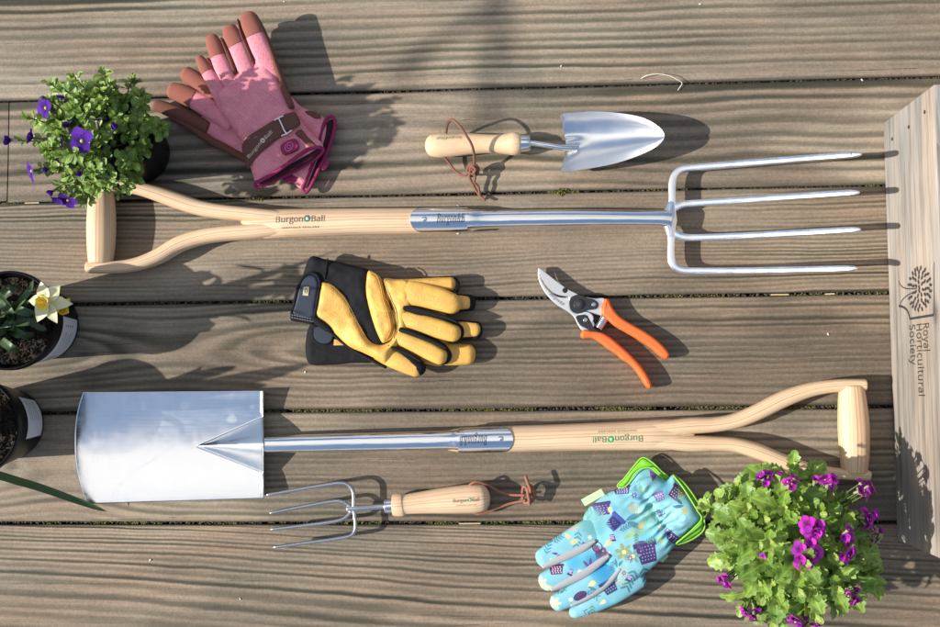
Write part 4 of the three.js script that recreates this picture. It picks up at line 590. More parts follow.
  for (const [pts, hh] of [[[[488, 267, 10], [530, 273, 11], [600, 290, 9], [660, 307, 7], [694, 322, 5]], 0.0298], [[[472, 351, 10], [510, 363, 11], [570, 387, 9], [620, 408, 8], [650, 424, 5]], 0.0298], [[[428, 417, 7], [460, 429, 8], [510, 450, 7], [550, 476, 5]], 0.0285]]) part(up, 'fourchette', strip(k, s, pts, 8, hh, 0.0056, { n: 60 }), blk);
  const TH = std({ color: hex(0xd9a94a), roughness: 0.8 }), SP = []; const run = (pts, h0, h1) => { const c = new THREE.CatmullRomCurve3(pts.map(([x, y], i) => P(...k(x, y), lerp(h0, h1, i / (pts.length - 1))))), n = Math.floor(c.getLength() / 0.0028); for (let i = 0; i < n; i++) SP.push(tube([c.getPoint(i / n), c.getPoint((i + 0.55) / n)], 0.00028, { n: 2, r: 5 })); };
  run([[166, 168], [200, 178], [238, 212], [266, 250], [290, 294], [312, 338], [338, 384]], hb + 0.0098, hb + 0.0100); run([[352, 132], [345, 200], [356, 262], [372, 318], [398, 386]], hb + 0.0118, hb + 0.0112);
  part(up, 'seam_stitching', mergeGeometries(SP), TH);
  const st = hb + 0.0084, padPoly = [[70, 190], [84, 158], [100, 140], [122, 133], [143, 142], [153, 168], [148, 212], [140, 258], [132, 306], [46, 291], [58, 240]];
  part(up, 'strap_pad', pad(mapk(k, padPoly), st - 0.002, 0.0042, { h: 0.032, R: 0.004, Tb: 0.004 }), navy);
  part(up, 'strap_binding', tubeP([[46, 291], [58, 238], [70, 190], [84, 157], [100, 138], [122, 130], [145, 140], [156, 168], [151, 212], [143, 258], [134, 306]].map(([x, y]) => [...k(x, y), st + 0.0006]), 1.7, { n: 90 }), blk);
  part(up, 'strap_end', pad(mapk(k, [[38, 300], [46, 286], [90, 292], [136, 306], [132, 328], [80, 322], [40, 314]]), st - 0.004, 0.0052, { h: 0.03, R: 0.004, smooth: 3 }), blk);
  const tag1 = part(up, 'tag', slab(mapk(k, [[92, 183], [114, 183], [111, 219], [89, 217]]), st + 0.001, st + 0.0034, { bevel: 0.0004 }), std({ color: hex(0xc9bf9e), metalness: 0.4, roughness: 0.4 }));
  part(tag1, 'tag_emblem', tubeP([[97, 207], [98, 194], [103, 190], [106, 197], [104, 208]].map(([x, y]) => [...k(x, y), st + 0.0035]), 0.4, { n: 30 }), std({ color: hex(0x6a624c), roughness: 0.5, metalness: 0.4 }));
  const thread = std({ color: hex(0x9aa0a8), roughness: 0.8 }), SG = [];
  for (let i = 0; i < 9; i++) for (const r of [0, 1]) { const x = 46 + i * 10, y = 293 + i * 2 + r * 10; SG.push(tubeP([[x, y], [x + 5, y + 1]].map(([a, b]) => [...k(a, b), st + 0.0022 - r * 0.0008]), 0.3, { n: 4, r: 5 })); }
  part(up, 'stitching', mergeGeometries(SG), thread);
  part(up, 'strap_tail', fin(k, s, [[126, 304, 11, st, 0.003], [150, 322, 13, st, 0.0034], [184, 346, 13, st - 0.002, 0.0036], [196, 356, 8, st - 0.003, 0.003]], { cap0: 0.002, cap1: 0.003 }), blk);
  part(up, 'side_panel', strip(k, s, [[188, 346, 6], [230, 388, 7], [290, 432, 7], [350, 466, 7], [412, 498, 6]], 7, 0.0195, 0.006), blk);
}
{ // ---- blue patterned pair
  const s = 3.352, k = K(510, 440, s), s3 = 5.223, k3 = K(590, 440, s3), q0 = K(515, 490, 4.579);
  const pr = planar(520, 440, 712, 622, 0.03, 5200, (g, m, q, w, h) => { // the print of the cloth: pots, leaves, ferns and sprigs on sky blue
    g.fillStyle = '#7cb6c2'; g.fillRect(0, 0, w, h); const r = rng(12), rr = (a, b) => lerp(a, b, r());
    for (let i = 0; i < 90; i++) { const x = r() * w, y = r() * h, R = rr(20, 90); const gr = g.createRadialGradient(x, y, 0, x, y, R); const c = r() < 0.5 ? '150,216,228' : r() < 0.5 ? '70,170,205' : '120,205,215'; gr.addColorStop(0, 'rgba(' + c + ',0.5)'); gr.addColorStop(1, 'rgba(' + c + ',0)'); g.fillStyle = gr; g.fillRect(x - R, y - R, 2 * R, 2 * R); }
    const at = (kk, x, y, a, f) => { const p = m(...kk(x, y)); g.save(); g.translate(p[0], p[1]); g.rotate(a); g.scale(q, q); f(); g.restore(); };  // inside: unit = 1 px of the survey
    const pot = (wd, hg, col, dots, dot) => { g.fillStyle = col; g.beginPath(); g.moveTo(-wd / 2, -hg / 2); g.lineTo(wd / 2, -hg / 2); g.lineTo(wd * 0.38, hg / 2); g.lineTo(-wd * 0.38, hg / 2); g.fill(); g.fillRect(-wd * 0.56, -hg / 2 - 1.2, wd * 1.12, hg * 0.26); g.fillStyle = dot; for (let a = 0; a < dots; a++) for (let b = 0; b < dots; b++) { g.beginPath(); g.arc((a + 0.5 - dots / 2) * wd * 0.72 / dots + (b % 2) * 0.6, (b + 0.5 - dots / 2) * hg * 0.8 / dots, 0.62, 0, 7); g.fill(); } };
    const leafy = (n, L, col) => { g.fillStyle = col; g.strokeStyle = col; g.lineWidth = 0.5; g.beginPath(); g.moveTo(0, 0); g.lineTo(L, 0); g.stroke(); for (let i = 0; i < n; i++) for (const sd of [-1, 1]) { g.save(); g.translate(L * (i + 0.6) / n, 0); g.rotate(sd * 0.8); g.beginPath(); g.ellipse(L * 0.17, 0, L * 0.19, L * 0.055, 0, 0, 7); g.fill(); g.restore(); } };
    const fern = (L, col) => { g.strokeStyle = col; g.lineWidth = 0.75; for (let i = 0; i < 8; i++) { const x = L * i / 8, l = L * 0.34 * Math.sin((i + 1.5) / 9.5 * Math.PI); g.beginPath(); g.moveTo(x - l * 0.3, -l); g.quadraticCurveTo(x, -l * 0.2, x + 0.4, 0); g.quadraticCurveTo(x, l * 0.2, x - l * 0.3, l); g.stroke(); } };
    const two = (L, col) => { g.fillStyle = col; for (const [a, o] of [[-0.5, 0], [0.35, 2]]) { g.save(); g.rotate(a); g.beginPath(); g.moveTo(o, 0); g.quadraticCurveTo(L / 2, -L * 0.34, L, 0); g.quadraticCurveTo(L / 2, L * 0.22, o, 0); g.fill(); g.restore(); } };
    const daisy = (R, col, c2) => { g.fillStyle = col; for (let i = 0; i < 6; i++) { g.save(); g.rotate(i * 1.047); g.beginPath(); g.ellipse(R * 0.6, 0, R * 0.45, R * 0.22, 0, 0, 7); g.fill(); g.restore(); } g.fillStyle = c2; g.beginPath(); g.arc(0, 0, R * 0.25, 0, 7); g.fill(); };
    const scribble = (L, col) => { g.strokeStyle = col; g.lineWidth = 0.55; for (let i = -3; i <= 3; i++) { g.beginPath(); g.moveTo(0, 0); g.quadraticCurveTo(L * 0.5, i * 1.2, L, i * 2.4); g.stroke(); } };
    const P1 = '#3d3263', P2 = '#4a2f55', T1 = '#3f7d8c', Y1 = '#cbb277', G1 = '#9db56a', N1 = '#3c4f9a';
    at(k, 308, 232, -0.2, () => pot(17, 11, P1, 4, '#8f86c4')); at(k, 350, 275, 0.75, () => { pot(14, 14, N1, 1, '#aab4ec'); g.fillStyle = '#2b2562'; g.fillRect(-5, -4, 10, 9); g.fillStyle = '#7a7fd0'; for (let i = 0; i < 5; i++) g.fillRect(-3 + i * 1.4, -1 + (i % 2) * 2, 0.8, 0.8); });
    at(k, 458, 378, -0.25, () => pot(20, 19, P1, 5, '#9a90d0')); at(k, 308, 382, 0.3, () => { for (let i = 0; i < 14; i++) { g.fillStyle = i % 2 ? '#5a3a5e' : '#7a5277'; g.beginPath(); g.arc(rr(-7, 7), rr(-5, 6), 2.6, 0, 7); g.fill(); g.fillStyle = '#d6c3d8'; g.beginPath(); g.arc(rr(-7, 7), rr(-5, 6), 0.7, 0, 7); g.fill(); } g.strokeStyle = P2; g.lineWidth = 1; g.beginPath(); g.arc(-6, -5, 4.5, 0, 7); g.stroke(); });
    at(k, 155, 434, -0.1, () => pot(14, 8, P2, 4, '#d8b8cc')); at(k, 556, 178, 0.7, () => pot(13, 12, P2, 4, '#d5c0dc')); at(k, 333, 492, -0.5, () => pot(15, 12, '#2e3a63', 4, '#8d94c4')); at(k, 545, 330, 0.7, () => pot(12, 7, '#3a2d58', 3, '#b0a8d8')); at(k, 480, 122, 0.4, () => { g.fillStyle = '#6b4a86'; g.beginPath(); g.moveTo(-4, -4); g.lineTo(5, -3); g.lineTo(1, 5); g.fill(); });
    at(k, 375, 170, -0.1, () => pot(16, 6, P1, 5, '#b7aee0')); at(k, 500, 190, -0.4, () => pot(10, 8, '#7b6fa3', 3, '#cfc9e6')); at(k, 235, 520, -0.5, () => { g.fillStyle = '#4c3560'; g.beginPath(); g.ellipse(0, 0, 7, 4, 0, 0, 7); g.fill(); });
    at(k, 300, 265, -2.7, () => leafy(5, 22, T1)); at(k, 330, 190, -2.2, () => leafy(4, 15, '#4b7f78')); at(k, 120, 385, -1.3, () => leafy(4, 13, '#3f86a0')); at(k, 230, 300, 1.7, () => leafy(4, 15, '#4a8ea4')); at(k, 385, 270, 0.1, () => two(19, '#4b8496')); at(k, 420, 430, 2.0, () => leafy(5, 20, '#48808d')); at(k, 445, 420, 1.3, () => leafy(4, 18, '#3f7b8c')); at(k, 255, 500, 0.6, () => leafy(4, 13, '#4d8e9b'));
    at(k, 450, 220, 0.7, () => leafy(5, 18, '#3b707b')); at(k, 470, 235, 2.4, () => two(12, '#4a7a86')); at(k, 575, 260, 0.3, () => { g.fillStyle = '#5c86b4'; g.beginPath(); g.arc(0, 0, 5.5, 0, 7); g.fill(); g.fillStyle = '#86aacb'; g.beginPath(); g.arc(0.5, 0, 3, 0, 7); g.fill(); });
    at(k, 195, 292, -0.2, () => fern(14, Y1)); at(k, 400, 222, 0.4, () => fern(14, '#d2c08c')); at(k, 365, 480, -1.2, () => fern(20, '#c2b684')); at(k, 265, 290, -0.4, () => scribble(20, '#8fc0b0')); at(k, 380, 330, -0.5, () => scribble(28, G1)); at(k, 560, 210, -1.1, () => scribble(20, '#a9c88a')); at(k, 205, 342, -0.3, () => fern(8, '#d6c489'));
    at(k, 382, 375, 0.2, () => daisy(8.5, '#8d9c6e', '#d8cf9a')); at(k, 412, 388, 0.9, () => daisy(7, '#6d8f8a', '#c9c58f')); at(k, 150, 545, 0, () => daisy(6, '#cfe39a', '#e9e6a0')); at(k, 105, 478, 0.4, () => daisy(6, '#c3dc9a', '#e5dc94')); at(k, 240, 570, 0.3, () => leafy(3, 12, '#4a7f92'));
    for (const [x, y, R, c] of [[280, 415, 13, '52,140,190'], [312, 440, 15, '40,140,195'], [215, 405, 10, '60,160,195'], [262, 262, 16, '110,170,160'], [286, 280, 14, '96,160,168'], [470, 250, 14, '150,215,200'], [560, 240, 16, '165,225,235']]) at(k, x, y, -0.5, () => { const gr = g.createRadialGradient(0, 0, 1, 0, 0, R); gr.addColorStop(0, 'rgba(' + c + ',0.9)'); gr.addColorStop(0.55, 'rgba(' + c + ',0.6)'); gr.addColorStop(1, 'rgba(' + c + ',0)'); g.fillStyle = gr; g.fillRect(-R, -R, 2 * R, 2 * R); });
    for (const [x, y, f] of [[170, 375, 3], [270, 430, 3], [420, 350, 3], [340, 320, 3], [500, 240, 3], [200, 440, 3], [300, 510, 3], [400, 460, 3], [440, 180, 3], [580, 220, 3], [160, 520, 3], [250, 380, 3], [530, 300, 3], [360, 430, 3], [150, 350, 0], [200, 330, 1], [270, 330, 2], [420, 310, 0], [340, 340, 1], [500, 290, 2], [520, 250, 0], [440, 290, 1], [400, 400, 2], [350, 400, 0], [480, 440, 1], [180, 470, 0], [230, 440, 2], [290, 470, 1], [200, 530, 2], [270, 545, 0], [380, 440, 2], [330, 225, 1], [420, 180, 2], [590, 240, 1], [600, 290, 0], [360, 300, 0], [250, 350, 2], [140, 410, 2], [450, 340, 0], [510, 340, 2], [320, 540, 1], [120, 500, 1]]) at(k, x + rr(-6, 6), y + rr(-6, 6), r() * 6.3, () => f === 0 ? leafy(4, rr(8, 12), ['#467f92', '#3e6f86', '#55907f'][(r() * 3) | 0]) : f === 1 ? fern(rr(6, 9), ['#cdbd84', '#dcd29a'][(r() * 2) | 0]) : f === 3 ? (r() < 0.5 ? pot(rr(4, 6), rr(4, 6), [P1, P2, '#37456e'][(r() * 3) | 0], 3, '#b9b0dc') : two(rr(8, 12), ['#4b8496', '#5b4a80', '#6d9a88'][(r() * 3) | 0])) : daisy(rr(2.2, 3.6), ['#6b4a86', '#e3efc2', '#3f4f96', '#9fb56a'][(r() * 4) | 0], '#e8dfa0'));
    for (let i = 0; i < 170; i++) { const x = r() * w, y = r() * h, c = ['#dfeecb', '#4b4f8a', '#b9d67f', '#e6d9a0', '#55929f'][(r() * 5) | 0]; g.fillStyle = c; g.beginPath(); g.ellipse(x, y, rr(1, 4.2), rr(0.8, 1.8), r() * 3, 0, 7); g.fill(); }
  });
  const cloth = std({ map: pr.tex, roughness: 0.62 }), lime = std({ color: hex(0x8cc94a), roughness: 0.6 }), limeD = std({ color: hex(0x7cc432), roughness: 0.75 }), grey = std({ color: hex(0xa4a4a6), roughness: 0.75, bumpMap: scr, bumpScale: 0.0002 });
  const lo = thing('floral_glove', 'sky blue patterned glove with lime green cuff, lower one mostly hidden under the other', 'glove', P(610, 520, 0));
  part(lo, 'palm', pr.uv(pad(mapk(k, [[365, 160], [395, 140], [430, 100], [472, 92], [530, 138], [560, 200], [560, 345], [500, 400], [400, 480], [300, 480], [240, 380], [262, 270]]), 0.009, 0.008, { R: 0.014, Tb: 0.008, h: 0.014, wr: wrinkle(0.003, 40, 1) })), cloth);
  part(lo, 'lining', pad(mapk(k, [[360, 154], [384, 128], [412, 92], [446, 60], [476, 74], [505, 102], [536, 132], [524, 140], [498, 114], [470, 92], [440, 98], [420, 112], [396, 146], [378, 160]]), 0.0115, 0.004, { h: 0.014, R: 0.004, wr: wrinkle(0.002, 70, 3) }), limeD);
  part(lo, 'cuff_binding', tubeP([[360, 154, 0.014], [384, 128, 0.014], [412, 92, 0.0145], [446, 59, 0.015], [476, 74, 0.015], [505, 102, 0.015], [536, 132, 0.015], [524, 141, 0.0175], [498, 116, 0.0185], [470, 93, 0.0185], [438, 98, 0.018], [418, 114, 0.0175], [396, 148, 0.0165], [376, 160, 0.0155]].map(([x, y, h]) => [...k(x, y), h]), 0.8, { closed: true, n: 140 }), lime);
  part(lo, 'side_tag', slab(mapk(k3, [[352, 628], [405, 598], [412, 606], [380, 640]]), 0.008, 0.0092, { bevel: 0.0003 }), std({ color: hex(0xb9d9a0), roughness: 0.7 }));
  const up = thing('floral_glove', 'sky blue glove printed with plant pots, grey between its fingers, topmost of its pair', 'glove', P(610, 530, 0));
  const eA = P(...k(430, 160), 0.03), eB = P(...k(545, 330), 0.03), eD = eB.clone().sub(eA), eL = eD.length(); eD.normalize();
  const gather = (x, z) => { const al = (x - eA.x) * eD.x + (z - eA.z) * eD.z, ac = (x - eA.x) * eD.z - (z - eA.z) * eD.x; const w = Math.exp(-ac * ac / (0.016 * 0.016)); return -0.0035 * Math.exp(-ac * ac / (0.005 * 0.005)) + 0.0026 * w * Math.sin(al * 620 + 3 * n2(al * 90, ac * 60)) + 0.0042 * fbm(x * 28 + 5, z * 28, 3); };
  part(up, 'palm', pr.uv(pad(mapk(k, [[246, 264], [262, 234], [290, 208], [322, 184], [350, 172], [392, 160], [440, 132], [480, 122], [528, 138], [548, 118], [575, 152], [604, 196], [626, 232], [642, 262], [612, 296], [575, 328], [556, 350], [538, 378], [500, 412], [450, 456], [400, 492], [350, 480], [310, 430], [280, 380], [255, 330]]), 0.0225, 0.0105, { R: 0.017, Tb: 0.0085, h: 0.03, wr: gather })), cloth);
  for (const pts of [
    [[320, 284, 46, 0.025], [250, 322, 46, 0.025], [180, 360, 40, 0.024], [112, 396, 31, 0.023]],
    [[350, 352, 34, 0.026], [270, 398, 38, 0.0265], [190, 440, 36, 0.0255], [122, 474, 31, 0.0245]],
    [[380, 420, 32, 0.026], [300, 466, 36, 0.0265], [225, 510, 34, 0.0255], [160, 544, 28, 0.0245]],
    [[430, 458, 36, 0.023], [350, 508, 36, 0.023], [275, 550, 28, 0.022], [222, 574, 20, 0.021]]]) part(up, 'finger', pr.uv(fin(k, s, pts.map((p) => [p[0], p[1], p[2] * 1.04, p[3] + 0.001, 0.0086]), { e: 2.4, cap0: 0.008, cap1: 0.009, sink: 0.005, n: 44 })), cloth);
  for (const [pts, hh] of [[[[112, 424, 6], [150, 405, 11], [200, 382, 13], [245, 360, 12], [284, 338, 5]], 0.0292], [[[140, 500, 6], [190, 474, 12], [245, 444, 15], [290, 414, 13], [330, 388, 6]], 0.0298], [[[206, 552, 6], [255, 526, 10], [305, 494, 11], [340, 464, 10], [368, 432, 5]], 0.0285]]) part(up, 'fourchette', strip(k, s, pts.map(([a, b, c]) => [a, b, c * 1.25]), 9, hh + 0.0008, 0.0045), grey);
  part(up, 'side_tag', slab(mapk(k, [[238, 200], [306, 163], [318, 184], [252, 222]]), 0.021, 0.0225, { bevel: 0.0004 }), std({ color: hex(0xbfe0a8), roughness: 0.7 }));
  part(up, 'lining', pad(mapk(k, [[550, 120], [580, 142], [612, 180], [638, 226], [652, 280], [646, 304], [610, 330], [575, 346], [556, 348], [590, 318], [628, 276], [636, 258], [610, 206], [580, 160]]), 0.0185, 0.0042, { h: 0.024, R: 0.004, wr: wrinkle(0.002, 70, 9) }), limeD);
  part(up, 'cuff_binding', tubeP([[548, 118, 0.026], [575, 152, 0.0305], [604, 196, 0.0325], [628, 236, 0.032], [643, 262, 0.0295], [614, 298, 0.0285], [577, 330, 0.026], [556, 349, 0.023], [585, 344, 0.02], [625, 324, 0.019], [650, 300, 0.0195], [652, 272, 0.0205], [636, 222, 0.0215], [606, 172, 0.022], [575, 136, 0.023]].map(([x, y, h]) => [...k(x, y), h]), 0.85, { closed: true, n: 160 }), lime);
}
// ------------------------------------------------------------------ the wooden crate
{
  const A = P(883, 123), B = P(897, 540), L = B.distanceTo(A), dir = B.clone().sub(A).normalize(), inn = V(-dir.z, 0, dir.x).negate(); if (inn.x < 0) inn.negate();
  const Hc = 0.172, th = 0.018, D = 0.34;
  const t = thing('wooden_crate', 'pale weathered wooden crate with a round tree emblem and lettering on its side', 'crate', A.clone());
  t.rotation.y = -Math.atan2(dir.z, dir.x);                     // local x runs along the lettered side, local z away from it is negative
  const wt = dataTex(1024, 256, (i, j) => { const x = i / 1024 * 0.6, v = j / 256, w = v + 0.02 * n2(x * 5, v * 4); const ln = sm(0.25, 0.9, n2(x * 2.2 + 3, w * 26)), f = n2(x * 40, v * 240), b = fbm(x * 7 + 1, v * 3, 4), pk = fbm(x * 4 + 9, v * 5 + 2, 3); const kn = Math.exp(-(((x - 0.245) / 0.012) ** 2 + ((v - 0.80) / 0.05) ** 2)); const st = sm(0.1, 0.4, fbm(x * 9 + 4, v * 30, 4)); const k = 1 - 0.13 * ln + 0.08 * f + 0.24 * b - 0.28 * kn - 0.12 * st; return [151 * k * (1 + 0.09 * pk), 142 * k, 132 * k * (1 - 0.09 * pk)]; });
  const wb = dataTex(512, 256, (i, j) => { const v = 128 + 60 * n2(i / 20, j / 1.5) + 30 * n2(i / 5, j / 1.1); return [v, v, v]; }, false);
  const m = std({ map: wt, bumpMap: wb, bumpScale: 0.0005, roughness: 0.85 });
  const sgn = inn.dot(V(0, 0, 1).applyAxisAngle(V(0, 1, 0), t.rotation.y)) > 0 ? 1 : -1;
  const board = (name, w, h, d, x, y, z) => {
    const g = new RoundedBoxGeometry(w, h, d, 2, 0.0016), p = g.attributes.position, u = g.attributes.uv, n = g.attributes.normal;
    for (let i = 0; i < p.count; i++) { const X = p.getX(i), Y = p.getY(i), Z = p.getZ(i); Math.abs(n.getZ(i)) > 0.6 ? u.setXY(i, (X + w / 2) / 0.6, (Y + h / 2) / 0.19) : Math.abs(n.getY(i)) > 0.6 ? u.setXY(i, (X + Z * 1.3) / 0.6 + 0.3, Z / 0.19) : u.setXY(i, Z / 0.6 + 0.2, Y / 0.19); }
    g.translate(x, y, z); const b = shade(new THREE.Mesh(g, m)); b.name = name; t.add(b); return b;
  };
  const side = board('side_panel', L, Hc, th, L / 2, Hc / 2 + 0.0005, sgn * th / 2);
  board('side_panel', L, Hc, th, L / 2, Hc / 2 + 0.0005, sgn * (D - th / 2));
  for (const x of [th / 2 + 0.0015, L - th / 2 - 0.0015]) { const e = board('end_panel', th, Hc - 0.004, D - 2 * th - 0.001, x, Hc / 2 - 0.0015, sgn * D / 2); e.userData = {}; }
  for (let i = 0; i < 5; i++) board('bottom_slat', L - 2 * th - 0.004, 0.009, 0.055, L / 2, 0.008, sgn * (0.052 + i * 0.06));
  // nails at the near end, a little rusty
  const face = (px, py) => { // where a sight line meets the lettered face: [along, up]
    const r = V(px - 470, -(py - 313.5), -F).applyQuaternion(Q), c = camera.position, n = inn, tt = A.clone().sub(c).dot(n) / r.dot(n), q = c.clone().addScaledVector(r, tt); return [q.clone().sub(A).dot(dir), q.y];
  };
  const nailM = std({ color: hex(0x5a4234), roughness: 0.6, metalness: 0.5 });
  for (const [px, py] of [[892.5, 139], [909, 127], [925, 112]]) { const [x, y] = face(px, py), g = new THREE.CylinderGeometry(0.0021, 0.0021, 0.0014, 12).rotateX(Math.PI / 2); g.translate(x, y, -sgn * 0.0002); const n = shade(new THREE.Mesh(g, nailM)); n.name = 'nail'; side.add(n); }
  // stencilled emblem and lettering
  const x0 = 0.14, x1 = 0.375, y0 = 0.0, y1 = Hc, W = 1400, Hh = Math.round(W * (y1 - y0) / (x1 - x0));
  const tex = canvasTex(W, Hh, (g) => {
    const q = (px, py) => { const [x, y] = face(px, py); return [(x - x0) / (x1 - x0) * W, (1 - (y - y0) / (y1 - y0)) * Hh]; }, ink = 'rgba(52,48,46,0.86)'; g.fillStyle = ink; g.strokeStyle = ink;
    const c = q(919.5, 289), rx = (q(919.5, 311.5)[0] - q(919.5, 266.5)[0]) / 2, ry = (q(907.5, 289)[1] - q(931.5, 289)[1]) / 2, R = Math.min(rx, ry), r = rng(3);
    g.save(); g.translate(c[0], c[1]); g.scale(rx, ry);
    for (let ring = 0; ring < 5; ring++) { const rad = [0.08, 0.32, 0.54, 0.75, 0.93][ring], n = [2, 7, 11, 16, 21][ring]; for (let i = 0; i < n; i++) { const a = i / n * 6.283 + ring * 0.4 + (r() - 0.5) * 0.15; if (ring > 0 && Math.abs(a % 6.283 - 1.57) < 0.16) continue; g.save(); g.translate(Math.cos(a) * rad, Math.sin(a) * rad); g.rotate(a + (r() - 0.5) * 0.8); g.beginPath(); g.ellipse(0, 0, 0.115, 0.068, 0, 0, 7); g.fill(); g.restore(); } }
    g.restore();
    // trunk dividing downwards into roots
    g.lineWidth = R * 0.055; const foot = q(899.5, 289);
    for (const sd of [-1, 1]) { g.beginPath(); g.moveTo(c[0] + sd * R * 0.05, c[1] + R * 0.3); g.bezierCurveTo(c[0] + sd * R * 0.10, c[1] + R * 0.9, c[0] + sd * R * 0.12, foot[1] - R * 0.2, c[0] + sd * R * 0.62, foot[1] + R * 0.02); g.stroke(); }
    // the corner line: up from the roots on the right, round the crown
    const a1 = q(899, 306), a2 = q(909, 319), a3 = q(934, 315), a4 = q(934.5, 262);
    g.lineWidth = R * 0.11; g.beginPath(); g.moveTo(...a1); g.quadraticCurveTo(a1[0] + R * 0.12, a2[1], a2[0] - R * 0.0, a2[1] - R * 0.14); g.lineTo(a3[0], a3[1]); g.stroke(); g.lineWidth = R * 0.05; g.beginPath(); g.moveTo(a3[0], a3[1]); g.lineTo(a4[0], a4[1]); g.stroke();
    const line = (s, pa, pb, cap) => { const a = q(...pa), b = q(...pb), Lw = b[0] - a[0]; g.save(); g.translate(a[0], (a[1] + b[1]) / 2); g.textBaseline = 'alphabetic'; g.textAlign = 'left'; const sz1 = cap; g.font = sz1 + 'px sans-serif'; const k = Lw / g.measureText(s).width; g.scale(k, 1); g.fillText(s, 0, sz1 * 0.35); g.restore(); };
    const capH = Math.abs(q(923, 330)[1] - q(929.5, 330)[1]) * 1.30;
    line('Royal', [926.2, 322], [926.8, 352], capH); line('Horticultural', [920, 322.6], [921.2, 397], capH); line('Society', [912.6, 324], [913.4, 365], capH);
  });
  const pg = new THREE.PlaneGeometry(x1 - x0, y1 - y0); if (sgn > 0) pg.rotateY(Math.PI); // face outwards
  if (sgn > 0) { const u = pg.attributes.uv; for (let i = 0; i < u.count; i++) u.setX(i, 1 - u.getX(i)); }
  pg.translate((x0 + x1) / 2, (y0 + y1) / 2 + 0.0002, -sgn * 0.0005); const st = new THREE.Mesh(pg, printMat(tex, { roughness: 0.85 })); st.name = 'stencil_print'; side.add(st);
}

// ------------------------------------------------------------------ pots and plants
const rootM = std({ color: new THREE.Color(0.03, 0.02, 0.013), roughness: 1, bumpMap: smudge, bumpScale: 0.004 });
function makePot(t, c, rb, rt, h, leanX = 0, leanZ = 0) { // thin black plastic pot with a rolled rim, resting on c
  const pr = [[0.001, 0.0012], [rb - 0.002, 0.0012], [rb, 0.003]], N = 8; for (let i = 1; i <= N; i++) pr.push([lerp(rb, rt - 0.003, i / N), lerp(0.003, h - 0.012, i / N)]);
  pr.push([rt - 0.0028, h - 0.0115], [rt - 0.0006, h - 0.0105], [rt, h - 0.009], [rt, h - 0.001], [rt - 0.0005, h], [rt - 0.0018, h + 0.0004], [rt - 0.003, h], [rt - 0.0035, h - 0.002], [rt - 0.006, h - 0.013], [rb - 0.004, h * 0.4]);
  const g = new THREE.LatheGeometry(pr.map((p) => new THREE.Vector2(...p)), 64); g.translate(c.x, 0, c.z); part(t, 'pot', g, blackPlasticM);
  const s = new THREE.CircleGeometry(rt - 0.007, 40).rotateX(-Math.PI / 2), sp = s.attributes.position; s.translate(c.x, h - 0.013, c.z); part(t, 'soil', s, rootM);
}
function chips(t, c, R, y, n, seed) { // bark and crumbs on the compost
  const r = rng(seed), im = new THREE.InstancedMesh(new THREE.DodecahedronGeometry(1, 0), std({ color: 0xffffff, roughness: 1 }), n), d = new THREE.Object3D(), base = t.position, col = new THREE.Color();
  for (let i = 0; i < n; i++) { const a = r() * 6.283, q = Math.sqrt(r()) * R, s = 0.0008 + 0.0022 * r() * r(); d.position.set(c.x + Math.cos(a) * q - base.x, y + r() * 0.003 - base.y, c.z + Math.sin(a) * q - base.z); d.rotation.set(r() * 6, r() * 6, r() * 6); d.scale.set(s * (1 + r() * 1.6), s * 0.6, s); d.updateMatrix(); im.setMatrixAt(i, d.matrix); const k = r() * r(); col.setRGB(lerp(0.010, 0.07, k), lerp(0.007, 0.042, k), lerp(0.005, 0.024, k)); im.setColorAt(i, col); }
  im.name = 'compost'; im.userData.kind = 'stuff'; shade(im); t.add(im);
}
// a leaf along +x with a fold, a droop and a toothed edge
function leafGeo(L, W, o = {}) {
  const nu = o.nu ?? 8, pos = [], idx = [], uv = [];
  for (let i = 0; i <= nu; i++) {
    const t = i / nu, w = W * (o.w ?? ((t) => Math.pow(Math.sin(Math.PI * Math.pow(t, 0.85)), 0.8) * 0.5))(t) + 0.0001, y = (o.curl ?? -0.2) * L * t * t + (o.rise ?? 0.1) * L * t;
    for (let k = -2; k <= 2; k++) { const q = k / 2; pos.push(L * t, y + (o.fold ?? 0.25) * w * Math.pow(Math.abs(q), 1.2) * (q ? 1 : 0) + (o.wave ?? 0) * w * Math.sin(t * 15 + q * 2) * Math.abs(q), w * q); uv.push(t, q * 0.5 + 0.5); }
  }
  for (let i = 0; i < nu; i++) for (let k = 0; k < 4; k++) { const a = i * 5 + k, b = a + 5; idx.push(a, a + 1, b, b, a + 1, b + 1); }
  const g = new THREE.BufferGeometry(); g.setAttribute('position', new THREE.Float32BufferAttribute(pos, 3)); g.setAttribute('uv', new THREE.Float32BufferAttribute(uv, 2)); g.setIndex(idx); g.computeVertexNormals(); return g;
}
const leafTex = dataTex(128, 64, (i, j) => { const t = i / 128, q = Math.abs(j / 32 - 1), vein = Math.exp(-((q / 0.06) ** 2)), side = sm(0.75, 1, Math.cos((t * 9 - q * 2.2) * 6.283)) * (1 - q), m = fbm(i / 14, j / 10, 3); const k = 0.9 + 0.3 * vein + 0.12 * side + 0.22 * m; return [255 * Math.min(1, k * 0.86), 255 * Math.min(1, k * 0.86), 240 * Math.min(1, k * 0.8)]; });
const leafMats = (cols, o = {}) => cols.map((c) => phy({ color: new THREE.Color(...c), map: leafTex, roughness: o.rough ?? 0.5, transmission: o.tr ?? 0.22, thickness: 0, side: THREE.DoubleSide, specularIntensity: 0.6 }));
